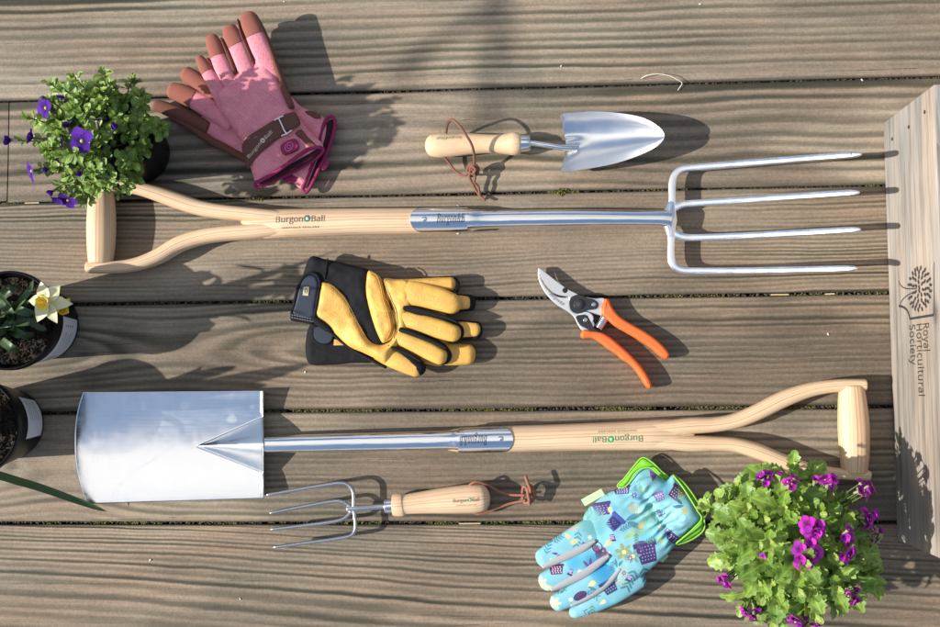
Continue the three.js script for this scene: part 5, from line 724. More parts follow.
const petalTex = dataTex(128, 64, (i, j) => { const t = i / 128, q = j / 32 - 1, vein = 0.5 + 0.5 * Math.cos(q * 22 + n2(t * 5, q * 3)); const k = 0.62 + 0.38 * sm(0.05, 0.6, t) - 0.13 * vein * (1 - t * 0.6) + 0.10 * n2(t * 9, q * 6); return [255 * clamp(k), 255 * clamp(k * 0.96), 255 * clamp(k)]; });
const petalMats = (cols) => leafMats(cols, { rough: 0.8, tr: 0.2 }).map((m) => { m.map = petalTex; m.specularIntensity = 0.3; return m; });
// leaves with places: the ones that show largest become parts, the rest one mass
function plantLeaves(t, list, geos, mats, keep) {
  list.sort((a, b) => b.rank - a.rank);
  list.slice(0, keep).forEach((l) => { const m = shade(new THREE.Mesh(geos[l.g], mats[l.m])); m.name = 'leaf'; m.position.copy(l.p).sub(t.position); orient(m, l.d, l.u); m.scale.setScalar(l.s); t.add(m); });
  const rest = list.slice(keep); if (!rest.length) return;
  const im = new THREE.InstancedMesh(geos[0], phy({ color: 0xffffff, map: leafTex, roughness: 0.5, transmission: 0.2, thickness: 0, side: THREE.DoubleSide }), rest.length), d = new THREE.Object3D();
  rest.forEach((l, i) => { d.position.copy(l.p).sub(t.position); orient(d, l.d, l.u); d.scale.setScalar(l.s); d.updateMatrix(); im.setMatrixAt(i, d.matrix); im.setColorAt(i, mats[l.m].color); });
  im.name = 'foliage'; im.userData.kind = 'stuff'; shade(im); t.add(im);
}
const petalGeo = (L, W) => leafGeo(L, W, { nu: 6, w: (t) => 0.16 + 0.46 * Math.sin(Math.PI * Math.min(1, 0.12 + t * 0.8)) * Math.sqrt(Math.max(0, 1 - Math.pow(t, 7))) * Math.sqrt(t + 0.05), curl: -0.12, rise: 0.12, fold: 0.14, wave: 0.05 });
function flower(t, name, p, axis, R, geos, mats, centre, r, open = 0.95) { // four rounded petals about a small pale eye, on a calyx
  const f = new THREE.Group(); f.name = name; f.position.copy(p).sub(t.position); const up = axis.clone().normalize(), e = up.clone().cross(V(0.3, 0.1, 0.9)).normalize(), q = e.clone().cross(up), a0 = r() * 1.5;
  for (let i = 0; i < 4; i++) { const a = a0 + i * Math.PI / 2 + (r() - 0.5) * 0.2, rd = e.clone().multiplyScalar(Math.cos(a)).addScaledVector(q, Math.sin(a)), m = shade(new THREE.Mesh(geos[i % geos.length], mats[(r() * mats.length) | 0])); m.name = 'petal'; orient(m, rd.clone().multiplyScalar(open).addScaledVector(up, 1.05 - open), up); m.scale.setScalar(R * (0.92 + 0.16 * r())); f.add(m); }
  if (centre) { const c = shade(new THREE.Mesh(EYE, centre)); c.name = 'flower_centre'; c.scale.setScalar(R * 0.15); f.add(c); }
  t.add(f); return f;
}
const EYE = new THREE.IcosahedronGeometry(1, 1);
const stemM = std({ color: new THREE.Color(0.09, 0.12, 0.035), roughness: 0.8 });
function stems(t, list) { part(t, 'stem', mergeGeometries(list.map(([a, b, c]) => new THREE.TubeGeometry(new THREE.CatmullRomCurve3([a, b, c]), 5, 0.0008, 5).toNonIndexed())), stemM, 'stuff'); }

{ // ---- purple flowered plant, upper left
  const c = P(141, 154), r = rng(21), t = thing('potted_plant', 'leafy plant with violet flowers in a black pot at the upper left corner', 'potted plant', c);
  const h = 0.092; makePot(t, c, 0.039, 0.050, h); chips(t, c, 0.042, h - 0.012, 200, 4);
  const top = P(95, 130, 0.15), cx = lerp(c.x, top.x, 1.0) - 0.004, cz = lerp(c.z, top.z, 1.0), cy = 0.100, mats = leafMats([[0.34, 0.52, 0.12], [0.42, 0.60, 0.15], [0.25, 0.42, 0.10], [0.54, 0.70, 0.24]], { rough: 0.42 });
  const geos = [leafGeo(0.0125, 0.0072, { w: (t) => 0.10 + 0.44 * Math.sin(Math.PI * Math.pow(t, 1.5) * 0.98) * 1.0, curl: -0.25, rise: 0.25, fold: 0.35 }), leafGeo(0.0145, 0.0068, { w: (t) => 0.10 + 0.42 * Math.sin(Math.PI * Math.pow(t, 1.35) * 0.98) * (1 + 0.12 * Math.sin(t * 26)), curl: -0.3, rise: 0.2, fold: 0.4 }), leafGeo(0.011, 0.0076, { w: (t) => 0.10 + 0.45 * Math.sin(Math.PI * Math.pow(t, 1.6) * 0.98), curl: -0.1, rise: 0.3, fold: 0.3 })];
  const L = [], ST = [];
  for (let i = 0; i < 125; i++) {
    const y = 0.02 + 0.98 * Math.pow(r(), 0.75), a = r() * 6.283, q = Math.sqrt(1 - y * y), reach = 0.66 + 0.42 * r() + (r() < 0.16 ? 0.14 : 0), dir = V(Math.cos(a) * q, y, Math.sin(a) * q);
    const e = V(cx + dir.x * (dir.x > 0 && dir.z > 0 ? 0.058 : 0.076) * reach, cy + dir.y * 0.098 * reach - 0.014 * (1 - y), cz + dir.z * 0.076 * reach), root = V(c.x + dir.x * 0.02, h - 0.012, c.z + dir.z * 0.02), mid = root.clone().lerp(e, 0.5).add(V(dir.x * 0.012, 0.01, dir.z * 0.012));
    ST.push([root, mid, e]); const ax = e.clone().sub(mid).normalize().lerp(V(-0.25, 0.85, 0.1), 0.45).normalize(), s1 = ax.clone().cross(V(0.2, 0.3, 1)).normalize(), s2 = s1.clone().cross(ax);
    const n = 6 + (r() * 3 | 0); for (let k = 0; k < n; k++) { const b = k * 2.4 + r() * 0.5, tilt = 0.35 + 0.75 * k / n, rd = s1.clone().multiplyScalar(Math.cos(b)).addScaledVector(s2, Math.sin(b)), p = e.clone().addScaledVector(ax, 0.004 - 0.0028 * k); L.push({ p, d: ax.clone().multiplyScalar(Math.cos(tilt)).addScaledVector(rd, Math.sin(tilt)), u: ax, s: (0.5 + 0.55 * k / n) * (0.75 + 0.5 * r()), g: (r() * 3) | 0, m: k < 2 ? 3 : (r() * 3) | 0, rank: e.y + 0.01 * r() + 0.5 * (e.distanceTo(root) > 0.09) * 0.02 }); }
    for (const u of [0.55, 0.72, 0.86]) for (let k = 0; k < 2; k++) { const p = mid.clone().lerp(e, (u - 0.5) * 2), b = r() * 6.283, rd = s1.clone().multiplyScalar(Math.cos(b)).addScaledVector(s2, Math.sin(b)); L.push({ p, d: rd.addScaledVector(ax, 0.35), u: ax, s: 0.9 + 0.4 * r(), g: (r() * 3) | 0, m: (r() * 3) | 0, rank: p.y - 0.03 }); }
  }
  const FL = L;
  const pg = [petalGeo(1, 1), petalGeo(1, 0.92)], pm = petalMats([[0.085, 0.016, 0.30], [0.11, 0.022, 0.36], [0.07, 0.013, 0.25]]), eye = std({ color: new THREE.Color(0.5, 0.42, 0.10), roughness: 0.7 }), FS = [];
  for (const [x, y, hh, R, ax, op] of [[46, 108, 0.17, 0.0125, [-0.5, 0.8, 0.2], 0.95], [82, 141, 0.2, 0.0135, [-0.1, 1, 0.15], 0.98], [63, 144, 0.185, 0.0105, [-0.9, 0.35, 0.1], 0.9], [32, 171, 0.15, 0.0120, [-0.75, 0.55, 0.3], 0.95], [33, 138, 0.15, 0.0095, [-0.9, 0.2, -0.3], 0.7], [11, 140, 0.14, 0.008, [-1, 0.1, 0], 0.5], [64, 100, 0.17, 0.0095, [0.3, 0.35, -0.9], 0.85], [67, 127, 0.19, 0.0075, [-0.2, 0.4, -0.9], 0.6], [97, 121, 0.2, 0.0115, [0.0, 0.25, -0.95], 0.9], [113, 129, 0.19, 0.007, [0.5, 0.5, -0.6], 0.4], [68, 200, 0.13, 0.0115, [-0.1, 0.5, 0.85], 0.92], [53, 191, 0.135, 0.0065, [-0.6, 0.4, 0.6], 0.4], [81, 172, 0.165, 0.006, [0, 0.7, 0.6], 0.35], [48, 169, 0.16, 0.0055, [-0.6, 0.7, 0.3], 0.3], [62, 160, 0.17, 0.0055, [-0.3, 0.8, 0.3], 0.3], [58, 198, 0.13, 0.008, [-0.2, 0.4, 0.9], 0.7]]) {
    const p = P(x, y, hh), A = V(...ax).normalize(); flower(t, 'flower', p, A, R * 1.12, pg, pm, op > 0.8 ? eye : null, r, op);
    const b = p.clone().addScaledVector(A, -0.012), rt = V(lerp(p.x, cx, 0.55), hh - 0.03, lerp(p.z, cz, 0.55)); const md = b.clone().lerp(rt, 0.4).add(V(0, -0.004, 0)); FS.push([rt, md, p.clone().addScaledVector(A, -0.001)]);
    for (let k = 0; k < 13; k++) { const q = 0.08 + 0.07 * k, o = q < 0.5 ? rt.clone().lerp(md, q * 2) : md.clone().lerp(p, (q - 0.5) * 1.5), a = k * 2.4 + r(); FL.push({ p: o, d: V(Math.cos(a), 0.35 + 0.4 * r(), Math.sin(a)), u: V(0.1, 1, 0.1), s: 0.6 + 0.35 * r(), g: (r() * 3) | 0, m: (r() * 4) | 0, rank: o.y + 0.02 }); }
    const cal = new THREE.CylinderGeometry(0.0018, 0.0011, 0.008, 7, 3).translate(0, -0.0042, 0); const m = shade(new THREE.Mesh(cal, CAL)); m.name = 'calyx'; m.position.copy(p).sub(t.position); m.quaternion.setFromUnitVectors(V(0, 1, 0), A); t.add(m);
  }
  part(t, 'flower_stem', mergeGeometries(FS.map(([a, b, c2]) => new THREE.TubeGeometry(new THREE.CatmullRomCurve3([a, b, c2]), 6, 0.0007, 5).toNonIndexed())), stemM, 'stuff');
  plantLeaves(t, FL, geos, mats, 290); stems(t, ST);
  part(t, 'plant_tag', slab([[124, 170], [131, 168], [133, 178], [126, 180]], h + 0.006, h + 0.007, { bevel: 0.0002 }), std({ color: hex(0xd9c22a), roughness: 0.5 }));
}
{ // ---- magenta flowered plant, lower right
  const c = P(766, 531), r = rng(44), t = thing('potted_plant', 'bushy light green plant with magenta flowers beside the spade handle and the crate', 'potted plant', c);
  const h = 0.088; makePot(t, c, 0.036, 0.046, h); chips(t, c, 0.038, h - 0.012, 100, 8);
  const mats = leafMats([[0.34, 0.55, 0.10], [0.42, 0.62, 0.14], [0.26, 0.45, 0.09], [0.54, 0.70, 0.22]], { rough: 0.6, tr: 0.28 });
  const lobe = (d, n) => (t) => (0.06 + 0.44 * Math.pow(sm(0.0, 0.72, t), 1.1) * Math.pow(Math.max(0, 1 - Math.pow(t, 3.2)), 0.75)) * (1 + d * sm(0.3, 0.5, t) * ((t * n) % 1 - 0.5));
  const geos = [leafGeo(0.033, 0.0225, { nu: 24, w: lobe(0.5, 6), curl: -0.35, rise: 0.3, fold: 0.3, wave: 0.12 }), leafGeo(0.037, 0.021, { nu: 24, w: lobe(0.55, 5), curl: -0.2, rise: 0.25, fold: 0.35, wave: 0.15 }), leafGeo(0.028, 0.021, { nu: 24, w: lobe(0.45, 6), curl: -0.5, rise: 0.35, fold: 0.25, wave: 0.1 }), leafGeo(0.040, 0.0195, { nu: 24, w: lobe(0.55, 7), curl: -0.05, rise: 0.1, fold: 0.4, wave: 0.16 })];
  const L = [], ST = [], cx = c.x + 0.005, cz = c.z, cy = 0.095;
  for (let i = 0; i < 74; i++) {
    const y = Math.pow(r(), 0.8), a = i * 2.399 + r() * 0.6, q = Math.sqrt(1 - y * y), reach = 0.68 + 0.36 * r() + (r() < 0.15 ? 0.1 : 0), dir = V(Math.cos(a) * q, y, Math.sin(a) * q), e = V(cx + dir.x * 0.080 * reach, cy + dir.y * 0.104 * reach - 0.012 * (1 - y), cz + dir.z * 0.080 * reach), root = V(c.x + dir.x * 0.018, h - 0.012, c.z + dir.z * 0.018), mid = root.clone().lerp(e, 0.5).add(V(dir.x * 0.014, 0.012, dir.z * 0.014));
    ST.push([root, mid, e]); const ax = e.clone().sub(mid).normalize().lerp(V(-0.2, 0.9, 0.05), 0.4).normalize(), s1 = ax.clone().cross(V(0.2, 0.3, 1)).normalize(), s2 = s1.clone().cross(ax), n = 5 + (r() * 3 | 0);
    for (let k = 0; k < n; k++) { const b = k * 2.4 + r() * 0.6, tilt = 0.3 + 0.95 * k / n, rd = s1.clone().multiplyScalar(Math.cos(b)).addScaledVector(s2, Math.sin(b)), p = e.clone().addScaledVector(ax, 0.006 - 0.0042 * k); L.push({ p, d: ax.clone().multiplyScalar(Math.cos(tilt)).addScaledVector(rd, Math.sin(tilt)), u: ax, s: (0.45 + 0.65 * k / n) * (0.8 + 0.4 * r()), g: (r() * 4) | 0, m: k < 2 ? 3 : (r() * 3) | 0, rank: e.y + 0.01 * r() }); }
    for (const u of [0.3, 0.65]) { const p = mid.clone().lerp(e, u), b = r() * 6.283, rd = s1.clone().multiplyScalar(Math.cos(b)).addScaledVector(s2, Math.sin(b)); L.push({ p, d: rd.addScaledVector(ax, 0.3), u: ax, s: 0.9 + 0.25 * r(), g: (r() * 4) | 0, m: (r() * 3) | 0, rank: p.y - 0.03 }); }
  }
  plantLeaves(t, L, geos, mats, 290); stems(t, ST);
  const pg = [petalGeo(1, 1.05), petalGeo(1, 0.95)], pm = petalMats([[0.52, 0.03, 0.42], [0.62, 0.05, 0.52], [0.36, 0.03, 0.40]]), eye = std({ color: new THREE.Color(0.6, 0.5, 0.3), roughness: 0.7 }), FS = [];
  const add = (x, y, hh, R, ax, op) => { const p = P(x, y, hh), A = V(...ax).normalize(); flower(t, 'flower', p, A, R, pg, pm, op > 0.8 && r() < 0.5 ? eye : null, r, op); FS.push([V(lerp(p.x, cx, 0.5), hh - 0.04, lerp(p.z, cz, 0.5)), p.clone().lerp(V(cx, hh - 0.02, cz), 0.15).add(V(0, -0.012, 0)), p.clone().addScaledVector(A, -0.001)]); const m = shade(new THREE.Mesh(CALG, CAL2)); m.name = 'calyx'; m.position.copy(p).sub(t.position); m.quaternion.setFromUnitVectors(V(0, 1, 0), A); t.add(m); };
  for (const [x, y, hh, n, sp, ax, R] of [[812, 530, 0.205, 4, 9, [0, 1, 0.1], 0.0115], [806, 555, 0.205, 6, 12, [-0.1, 1, 0.2], 0.0125], [846, 554, 0.19, 2, 5, [0.5, 0.8, 0.1], 0.011], [848, 535, 0.19, 2, 6, [0.5, 0.8, 0], 0.010], [869, 518, 0.165, 5, 8, [0.8, 0.6, 0], 0.011], [864, 489, 0.16, 4, 8, [0.7, 0.6, -0.4], 0.0105], [876, 535, 0.155, 3, 6, [0.9, 0.4, 0.1], 0.0105], [830, 482, 0.165, 3, 5, [0.3, 0.7, -0.7], 0.010], [815, 480, 0.165, 1, 1, [0, 0.8, -0.6], 0.007], [766, 478, 0.16, 3, 6, [-0.2, 0.6, -0.8], 0.0095], [791, 481, 0.165, 2, 5, [0, 0.6, -0.8], 0.009], [852, 596, 0.165, 6, 9, [0.4, 0.7, 0.6], 0.011], [752, 614, 0.13, 3, 7, [-0.3, 0.5, 0.8], 0.0115], [726, 580, 0.13, 3, 5, [-0.8, 0.4, 0.5], 0.009], [799, 622, 0.14, 4, 7, [0, 0.5, 0.9], 0.0115], [817, 624, 0.14, 2, 4, [0.1, 0.5, 0.9], 0.010], [763, 556, 0.18, 1, 1, [-0.5, 0.7, 0.2], 0.006], [780, 475, 0.16, 1, 1, [0, 0.5, -0.8], 0.006]])
    for (let i = 0, N = n > 1 ? n + 2 : n; i < N; i++) { const a = i * 2.4 + r(), q = n > 1 ? 0.85 * sp * Math.sqrt((i + 0.3) / n) : 0; add(x + Math.cos(a) * q, y + Math.sin(a) * q, hh + 0.004 * r() - 0.0004 * q, R * (0.58 + 0.28 * r()), [ax[0] + Math.cos(a) * 0.8 * q / sp, ax[1] * 0.8, ax[2] + Math.sin(a) * 0.8 * q / sp], r() < 0.65 ? 0.9 : 0.5); }
  part(t, 'flower_stem', mergeGeometries(FS.map(([a, b, c2]) => new THREE.TubeGeometry(new THREE.CatmullRomCurve3([a, b, c2]), 6, 0.0008, 5).toNonIndexed())), stemM, 'stuff');
}
function sticker(t, c, rb, rt, h, a0, a1, y0, y1, draw) { // paper label wrapped on the pot's wall
  const n = 20, pos = [], uv = [], idx = []; for (let i = 0; i <= n; i++) for (let k = 0; k <= 1; k++) { const a = lerp(a0, a1, i / n), y = lerp(y0, y1, k), R = lerp(rb, rt - 0.003, (y - 0.003) / (h - 0.015)) + 0.0005; pos.push(c.x + Math.cos(a) * R, y, c.z + Math.sin(a) * R); uv.push(i / n, k); }
  for (let i = 0; i < n; i++) { const a = i * 2; idx.push(a, a + 1, a + 2, a + 2, a + 1, a + 3); }
  const g = new THREE.BufferGeometry(); g.setAttribute('position', new THREE.Float32BufferAttribute(pos, 3)); g.setAttribute('uv', new THREE.Float32BufferAttribute(uv, 2)); g.setIndex(idx); g.computeVertexNormals();
  part(t, 'label', g, std({ map: canvasTex(512, 300, draw), roughness: 0.5, side: THREE.DoubleSide }));
}
function strap(t, pts, w, mat, name = 'leaf') { // long strap leaf through points [px, py, h], w in metres
  const W = pts.map((p) => P(p[0], p[1], p[2])), cv = new THREE.CatmullRomCurve3(W), n = 28, pos = [], idx = [], uv = [];
  for (let i = 0; i <= n; i++) { const q = i / n, p = cv.getPoint(q), d = cv.getTangent(q), s = V(d.x, d.y, d.z).cross(V(0, 1, 0)); if (s.lengthSq() < 0.05) s.set(0.3, 0, 1); s.normalize(); const u = s.clone().cross(d).normalize(), ww = w * Math.min(1, 0.55 + q * 2) * Math.sqrt(Math.max(0.0001, 1 - Math.pow(q, 5))); for (let k = -2; k <= 2; k++) { const v = p.clone().addScaledVector(s, ww * k / 4).addScaledVector(u, 0.18 * ww * Math.abs(k / 2)); pos.push(v.x, v.y, v.z); uv.push(q, k / 4 + 0.5); } }
  for (let i = 0; i < n; i++) for (let k = 0; k < 4; k++) { const a = i * 5 + k, b = a + 5; idx.push(a, b, a + 1, b, b + 1, a + 1); }
  const g = new THREE.BufferGeometry(); g.setAttribute('position', new THREE.Float32BufferAttribute(pos, 3)); g.setAttribute('uv', new THREE.Float32BufferAttribute(uv, 2)); g.setIndex(idx); g.computeVertexNormals(); return part(t, name, g, mat);
}
const strapTex = dataTex(64, 64, (i, j) => { const k = 0.85 + 0.12 * n2(i / 30, j / 2.2) + 0.06 * n2(i / 6, j / 3); return [255 * k, 255 * k, 245 * k]; });
const strapMs = [[0.045, 0.10, 0.025], [0.06, 0.125, 0.03], [0.035, 0.075, 0.025]].map((c) => phy({ color: new THREE.Color(...c), map: strapTex, roughness: 0.45, transmission: 0.15, thickness: 0, side: THREE.DoubleSide }));
const paper = (g, w, h) => { g.fillStyle = '#cfd0d2'; g.fillRect(0, 0, w, h); };
{ // ---- daffodil pot
  const c = P(46, 325), r = rng(61), t = thing('potted_plant', 'black pot with a pale daffodil in bloom and a white label', 'potted plant', c), h = 0.1, rb = 0.0445, rt = 0.0595;
  makePot(t, c, rb, rt, h); chips(t, c, rt - 0.008, h - 0.012, 900, 71);
  sticker(t, c, rb, rt, h, 1.28, -0.12, 0.012, 0.070, (g, w, h) => { paper(g, w, h); const q = rng(9); g.fillStyle = '#4c4e52'; for (let l = 0; l < 5; l++) { let x = w * 0.30; while (x < w * 0.72) { const L = 5 + q() * 22; g.fillRect(x, h * (0.2 + l * 0.13), L, 9); x += L + 6; } } for (let l = 0; l < 4; l++) g.fillRect(w * 0.84, h * (0.2 + l * 0.14), 16, 16); g.fillStyle = '#3a3a3c'; let x = w * 0.05; while (x < w * 0.24) { const b = 1.5 + q() * 4; g.fillRect(x, h * 0.30, b, h * 0.52); x += b + 1.5 + q() * 4; } });
  const pl = [[-24, 312], [-12, 330], [4, 322], [14, 316], [-8, 305], [10, 338], [-20, 340]];
  strap(t, [[18, 320, 0.088], [10, 304, 0.14], [-6, 288, 0.19], [-26, 276, 0.23]], 0.013, strapMs[0]);
  strap(t, [[10, 326, 0.088], [-4, 318, 0.15], [-20, 314, 0.21], [-30, 322, 0.25]], 0.013, strapMs[1]);
  strap(t, [[14, 332, 0.088], [2, 334, 0.15], [-16, 338, 0.21], [-30, 350, 0.24]], 0.013, strapMs[2]);
  strap(t, [[16, 325, 0.088], [26, 318, 0.125], [36, 316, 0.14], [43, 310, 0.145], [50, 314, 0.13]], 0.008, strapMs[1]);
  strap(t, [[14, 328, 0.088], [8, 334, 0.12], [-10, 344, 0.16], [-34, 354, 0.18]], 0.010, strapMs[1]);
  strap(t, [[6, 330, 0.088], [18, 324, 0.13], [30, 322, 0.14], [40, 327, 0.125], [46, 330, 0.115]], 0.009, strapMs[2]);
  strap(t, [[8, 318, 0.088], [14, 310, 0.12], [22, 300, 0.15], [30, 290, 0.15], [33, 280, 0.13]], 0.008, strapMs[1]);
  strap(t, [[12, 320, 0.088], [2, 322, 0.125], [-14, 320, 0.17], [-40, 316, 0.2]], 0.012, strapMs[0]);
  strap(t, [[4, 314, 0.088], [14, 309, 0.125], [22, 311, 0.145], [32, 314, 0.14], [38, 321, 0.12]], 0.010, strapMs[0]);
  strap(t, [[2, 336, 0.088], [12, 334, 0.11], [24, 336, 0.115], [34, 334, 0.105]], 0.010, strapMs[2]);
  strap(t, [[8, 336, 0.088], [4, 338, 0.105], [-6, 342, 0.12], [-16, 338, 0.11]], 0.009, strapMs[1]);
  strap(t, [[0, 326, 0.088], [-4, 316, 0.12], [-2, 300, 0.14], [6, 290, 0.13], [12, 286, 0.12]], 0.010, strapMs[0]);
  for (const [a, b, c2, d, w2, m2] of [[[2, 312], [12, 306], [22, 306], [30, 312], 0.010, 0], [[0, 320], [14, 317], [24, 320], [34, 321], 0.011, 2], [[-2, 328], [10, 330], [20, 334], [30, 340], 0.011, 0], [[-6, 336], [4, 342], [12, 348], [20, 350], 0.010, 1], [[-4, 306], [4, 296], [12, 290], [22, 288], 0.010, 2], [[-10, 322], [2, 326], [14, 326], [26, 330], 0.012, 1], [[-8, 300], [2, 304], [10, 312], [16, 324], 0.011, 0], [[-10, 340], [0, 334], [10, 322], [14, 308], 0.010, 2]]) strap(t, [[...a, 0.092], [...b, 0.122], [...c2, 0.128], [...d, 0.104]], w2, strapMs[m2]);
  const cream = phy({ color: new THREE.Color(0.80, 0.76, 0.48), roughness: 0.6, transmission: 0.25, thickness: 0, side: THREE.DoubleSide }), yel = phy({ color: new THREE.Color(0.80, 0.60, 0.05), roughness: 0.6, transmission: 0.2, thickness: 0, side: THREE.DoubleSide }), deep = phy({ color: new THREE.Color(0.72, 0.50, 0.02), roughness: 0.6, transmission: 0.2, thickness: 0, side: THREE.DoubleSide });
  const bloom = (px, py, hh, tips, up, Wd, mp, mc, rc, cl) => {
    const f = new THREE.Group(), p = P(px, py, hh); f.name = 'flower'; f.position.copy(p).sub(t.position); t.add(f);
    for (const [tx, ty, th2] of tips) { const e = P(tx, ty, th2), d = e.clone().sub(p), m = shade(new THREE.Mesh(leafGeo(d.length(), Wd, { nu: 10, w: (q) => (0.12 + 0.42 * Math.sin(Math.PI * Math.pow(q, 0.85) * 0.97)) * Math.pow(1 - Math.pow(q, 3), 0.6), curl: -0.14, rise: 0.12, fold: 0.22, wave: 0.06 }), mp)); m.name = 'petal'; orient(m, d, up); f.add(m); }
    const pr = [[0.0012, 0], [rc * 0.62, 0.001], [rc * 0.72, cl * 0.5], [rc * 0.86, cl * 0.85], [rc * 1.1, cl]].map((q) => new THREE.Vector2(...q)), g = new THREE.LatheGeometry(pr, 30), gp = g.attributes.position; for (let i = 0; i < gp.count; i++) { const a = Math.atan2(gp.getZ(i), gp.getX(i)), k = 1 + 0.09 * Math.sin(a * 9) * clamp(gp.getY(i) / cl); gp.setX(i, gp.getX(i) * k); gp.setZ(i, gp.getZ(i) * k); } g.computeVertexNormals();
    const tr = shade(new THREE.Mesh(g, mc)); tr.name = 'trumpet'; tr.quaternion.setFromUnitVectors(V(0, 1, 0), up); f.add(tr); const st = shade(new THREE.Mesh(new THREE.CylinderGeometry(0.0007, 0.0005, cl * 0.85, 8), deep)); st.name = 'pistil'; st.position.copy(up).multiplyScalar(cl * 0.45); st.quaternion.copy(tr.quaternion); f.add(st);
  };
  const up = V(-0.05, 0.95, 0.28).normalize();
  bloom(46.5, 301, 0.158, [[40.5, 281.5, 0.158], [60, 284.5, 0.156], [73, 304, 0.150], [57, 323.5, 0.150], [37, 322, 0.152], [28.5, 301, 0.158]], up, 0.0155, cream, yel, 0.0072, 0.011);
  bloom(60, 308, 0.138, [[70, 298, 0.136], [69, 313, 0.130], [57, 313, 0.132], [62, 296, 0.14]], V(0.6, 0.6, 0.3).normalize(), 0.011, yel, deep, 0.005, 0.010);
  part(t, 'flower_stem', tubeP([[14, 320, 0.088], [18, 310, 0.125], [30, 301, 0.15], [40, 300, 0.158], [45, 301, 0.1565]], 1.5, { n: 40 }), strapMs[1]);
  part(t, 'flower_stem', tubeP([[16, 324, 0.088], [24, 320, 0.12], [42, 312, 0.136], [56, 308.6, 0.138]], 1.3, { n: 40 }), strapMs[1]);
}
{ // ---- the pot at the left edge below it
  const c = P(11, 424), t = thing('potted_plant', 'black pot with a white label, partly cut off at the left edge below the daffodil', 'potted plant', c), h = 0.1, rb = 0.0445, rt = 0.0595;
  makePot(t, c, rb, rt, h); chips(t, c, rt - 0.008, h - 0.012, 900, 72);
  sticker(t, c, rb, rt, h, 0.30, -0.72, 0.010, 0.064, (g, w, h) => { paper(g, w, h); const q = rng(10); g.fillStyle = '#4c4e52'; for (let l = 0; l < 5; l++) { let x = w * 0.42; while (x < w * 0.9) { const L = 5 + q() * 22; g.fillRect(x, h * (0.2 + l * 0.13), L, 9); x += L + 6; } } });
  strap(t, [[-40, 425, 0.088], [-32, 418, 0.13], [-16, 420, 0.14], [-4, 428, 0.125]], 0.010, strapMs[1]);
  strap(t, [[-42, 420, 0.088], [-36, 408, 0.13], [-22, 398, 0.14], [-8, 396, 0.13], [2, 402, 0.11]], 0.009, strapMs[0]);
  strap(t, [[-40, 432, 0.088], [-26, 436, 0.11], [-10, 432, 0.115], [2, 436, 0.105]], 0.008, strapMs[1]);
  for (const [x, y, hh, m2] of [[-34, 400, 0.17, 0], [-28, 414, 0.2, 1], [-36, 426, 0.19, 2], [-30, 440, 0.18, 0], [-44, 410, 0.22, 1], [-40, 446, 0.2, 2]]) strap(t, [[-38, 425, 0.088], [lerp(-38, x, 0.6), lerp(425, y, 0.6), hh * 0.75], [x, y, hh]], 0.014, strapMs[m2]);
  strap(t, [[-44, 430, 0.088], [-46, 450, 0.14], [-24, 466, 0.135], [10, 478, 0.10], [40, 487, 0.066], [76, 500, 0.033], [107, 511.5, 0.014]], 0.0105, strapMs[1]);
}
const dry = []; // bits of dry straw in the gaps and pale husks on the boards, each its own
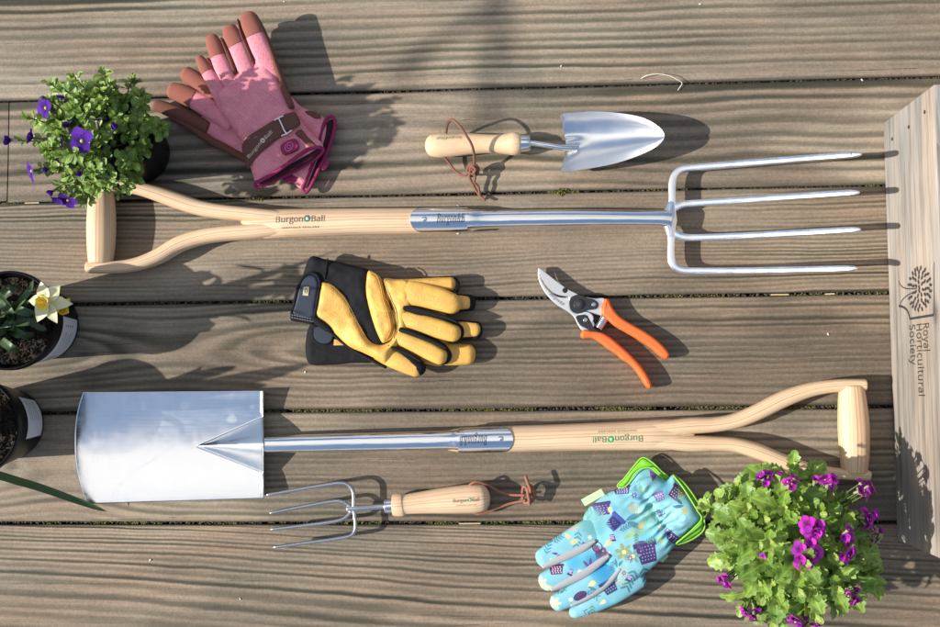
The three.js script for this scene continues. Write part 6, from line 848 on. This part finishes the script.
{
  const r = rng(31), sm1 = std({ color: hex(0xb9a77e), roughness: 0.9 }), sm2 = std({ color: hex(0xd9d4c4), roughness: 0.8 });
  const one = (name, label, cat2, grp, g, m, p) => { const o = shade(new THREE.Mesh(g, m)); o.name = numbered(name); o.position.copy(p); tag(o, label, cat2, grp); scene.add(o); };
  for (const [x, y, L, a, where] of [[350, 86.5, 9, 0, 'in the gap right of the pink gloves'], [400, 85, 7, 0.05, 'in the top gap above the trowel handle'], [776, 76, 10, 0.02, 'longest in the top gap above the fork tines'], [715, 78, 6, -0.02, 'in the top gap right of the curled grass stem'], [605, 79.5, 5, 0.1, 'in the top gap above the trowel blade'], [430, 190.6, 9, -0.04, 'in the gap left of the trowel cord'], [470, 189.5, 8, 0.03, 'in the gap under the trowel cord'], [780, 294.6, 16, 0.01, 'in the gap under the lowest fork tine'], [830, 294, 8, 0.05, 'in the gap near the lowest tine tip'], [32, 203, 14, 0.03, 'in the gap left of the fork grip'], [470, 523.5, 20, 0.02, 'in the gap under the hand fork handle'], [612, 188, 6, 0.1, 'in the gap right of the moss clump under the trowel']]) { const g = new THREE.CapsuleGeometry(0.0011, L * S, 3, 6).rotateZ(Math.PI / 2).rotateY(a); g.scale(1, 0.6, 1); one('straw', 'dry straw ' + where, 'straw', 'dry straw pieces in the board gaps', g, sm1, P(x, y, -0.0012)); }
  for (const [x, y, where] of [[458, 206, 'just above the fork socket'], [458, 233.5, 'just below the fork socket'], [561, 66, 'on the board above the trowel'], [284, 1.5, 'at the top edge above the pink gloves'], [828, 334, 'on the board below the fork tines'], [240, 599, 'on the bottom board under the hand fork'], [305, 372, 'left of the lower yellow glove'], [700, 4, 'at the top edge above the fork'], [862, 80, 'on the board above the crate corner'], [150, 560, 'on the bottom board below the spade blade']]) { const g = new THREE.DodecahedronGeometry(0.0009 + 0.0006 * r(), 0); g.scale(1.4, 0.4, 0.8); g.rotateY(r() * 3); one('husk', 'tiny pale husk lying loose ' + where, 'husk', 'tiny pale husks on the deck', g, sm2, P(x, y, 0.0004)); }
  const cv = tubeP([[641, 78.5, 0.002], [647, 75.4, 0.006], [658, 74, 0.008], [670, 76, 0.008], [677, 79.6, 0.007], [682, 83, 0.005], [678, 90, 0.002]], 0.38, { n: 60 }), p = P(660, 80); cv.translate(-p.x, 0, -p.z); one('dry_grass_stem', 'thin pale dry grass stem curled over the gap above the trowel', 'grass stem', undefined, cv, sm2, V(p.x, 0, p.z));
}

{ // ---- a bare twiggy shrub standing off to the left, outside the picture: its branches throw the soft streaks over the upper boards
  const D = 2.5, at = (px, py) => P(px, py).addScaledVector(sunDir, D), t = thing('bare_shrub', 'bare brown twiggy shrub standing beyond the left end of the deck', 'shrub', V(-2.75, -0.125, -1.05));
  const bk = std({ color: new THREE.Color(0.06, 0.045, 0.035), roughness: 0.95 }), tip = at(500, -150), base = V(-2.75, -0.125, -1.05);
  part(t, 'trunk', tube([base, base.clone().lerp(tip, 0.4).add(V(-0.1, 0.15, -0.08)), tip.clone().add(V(-0.08, 0.02, -0.1)), tip, at(512, -70)], 0.017, { n: 60 }), bk);
  const br = (pts, r) => part(t, 'branch', tube(pts.map((p) => at(...p)), r, { n: 50, r: 6 }), bk);
  br([[512, -70], [506, -20], [499, 30], [492, 80], [488, 128]], 0.0062); br([[506, -60], [500, -10], [490, 40], [486, 90]], 0.0045); br([[511, -30], [488, 5], [455, 30], [425, 48], [392, 72]], 0.0045); br([[494, 0], [468, 26], [440, 36], [404, 58]], 0.0035); br([[500, 25], [520, 55], [528, 96]], 0.003); br([[440, 38], [420, 60], [400, 90]], 0.0035); br([[512, -70], [545, -30], [600, -6]], 0.005);
}
renderer.render(scene, camera);
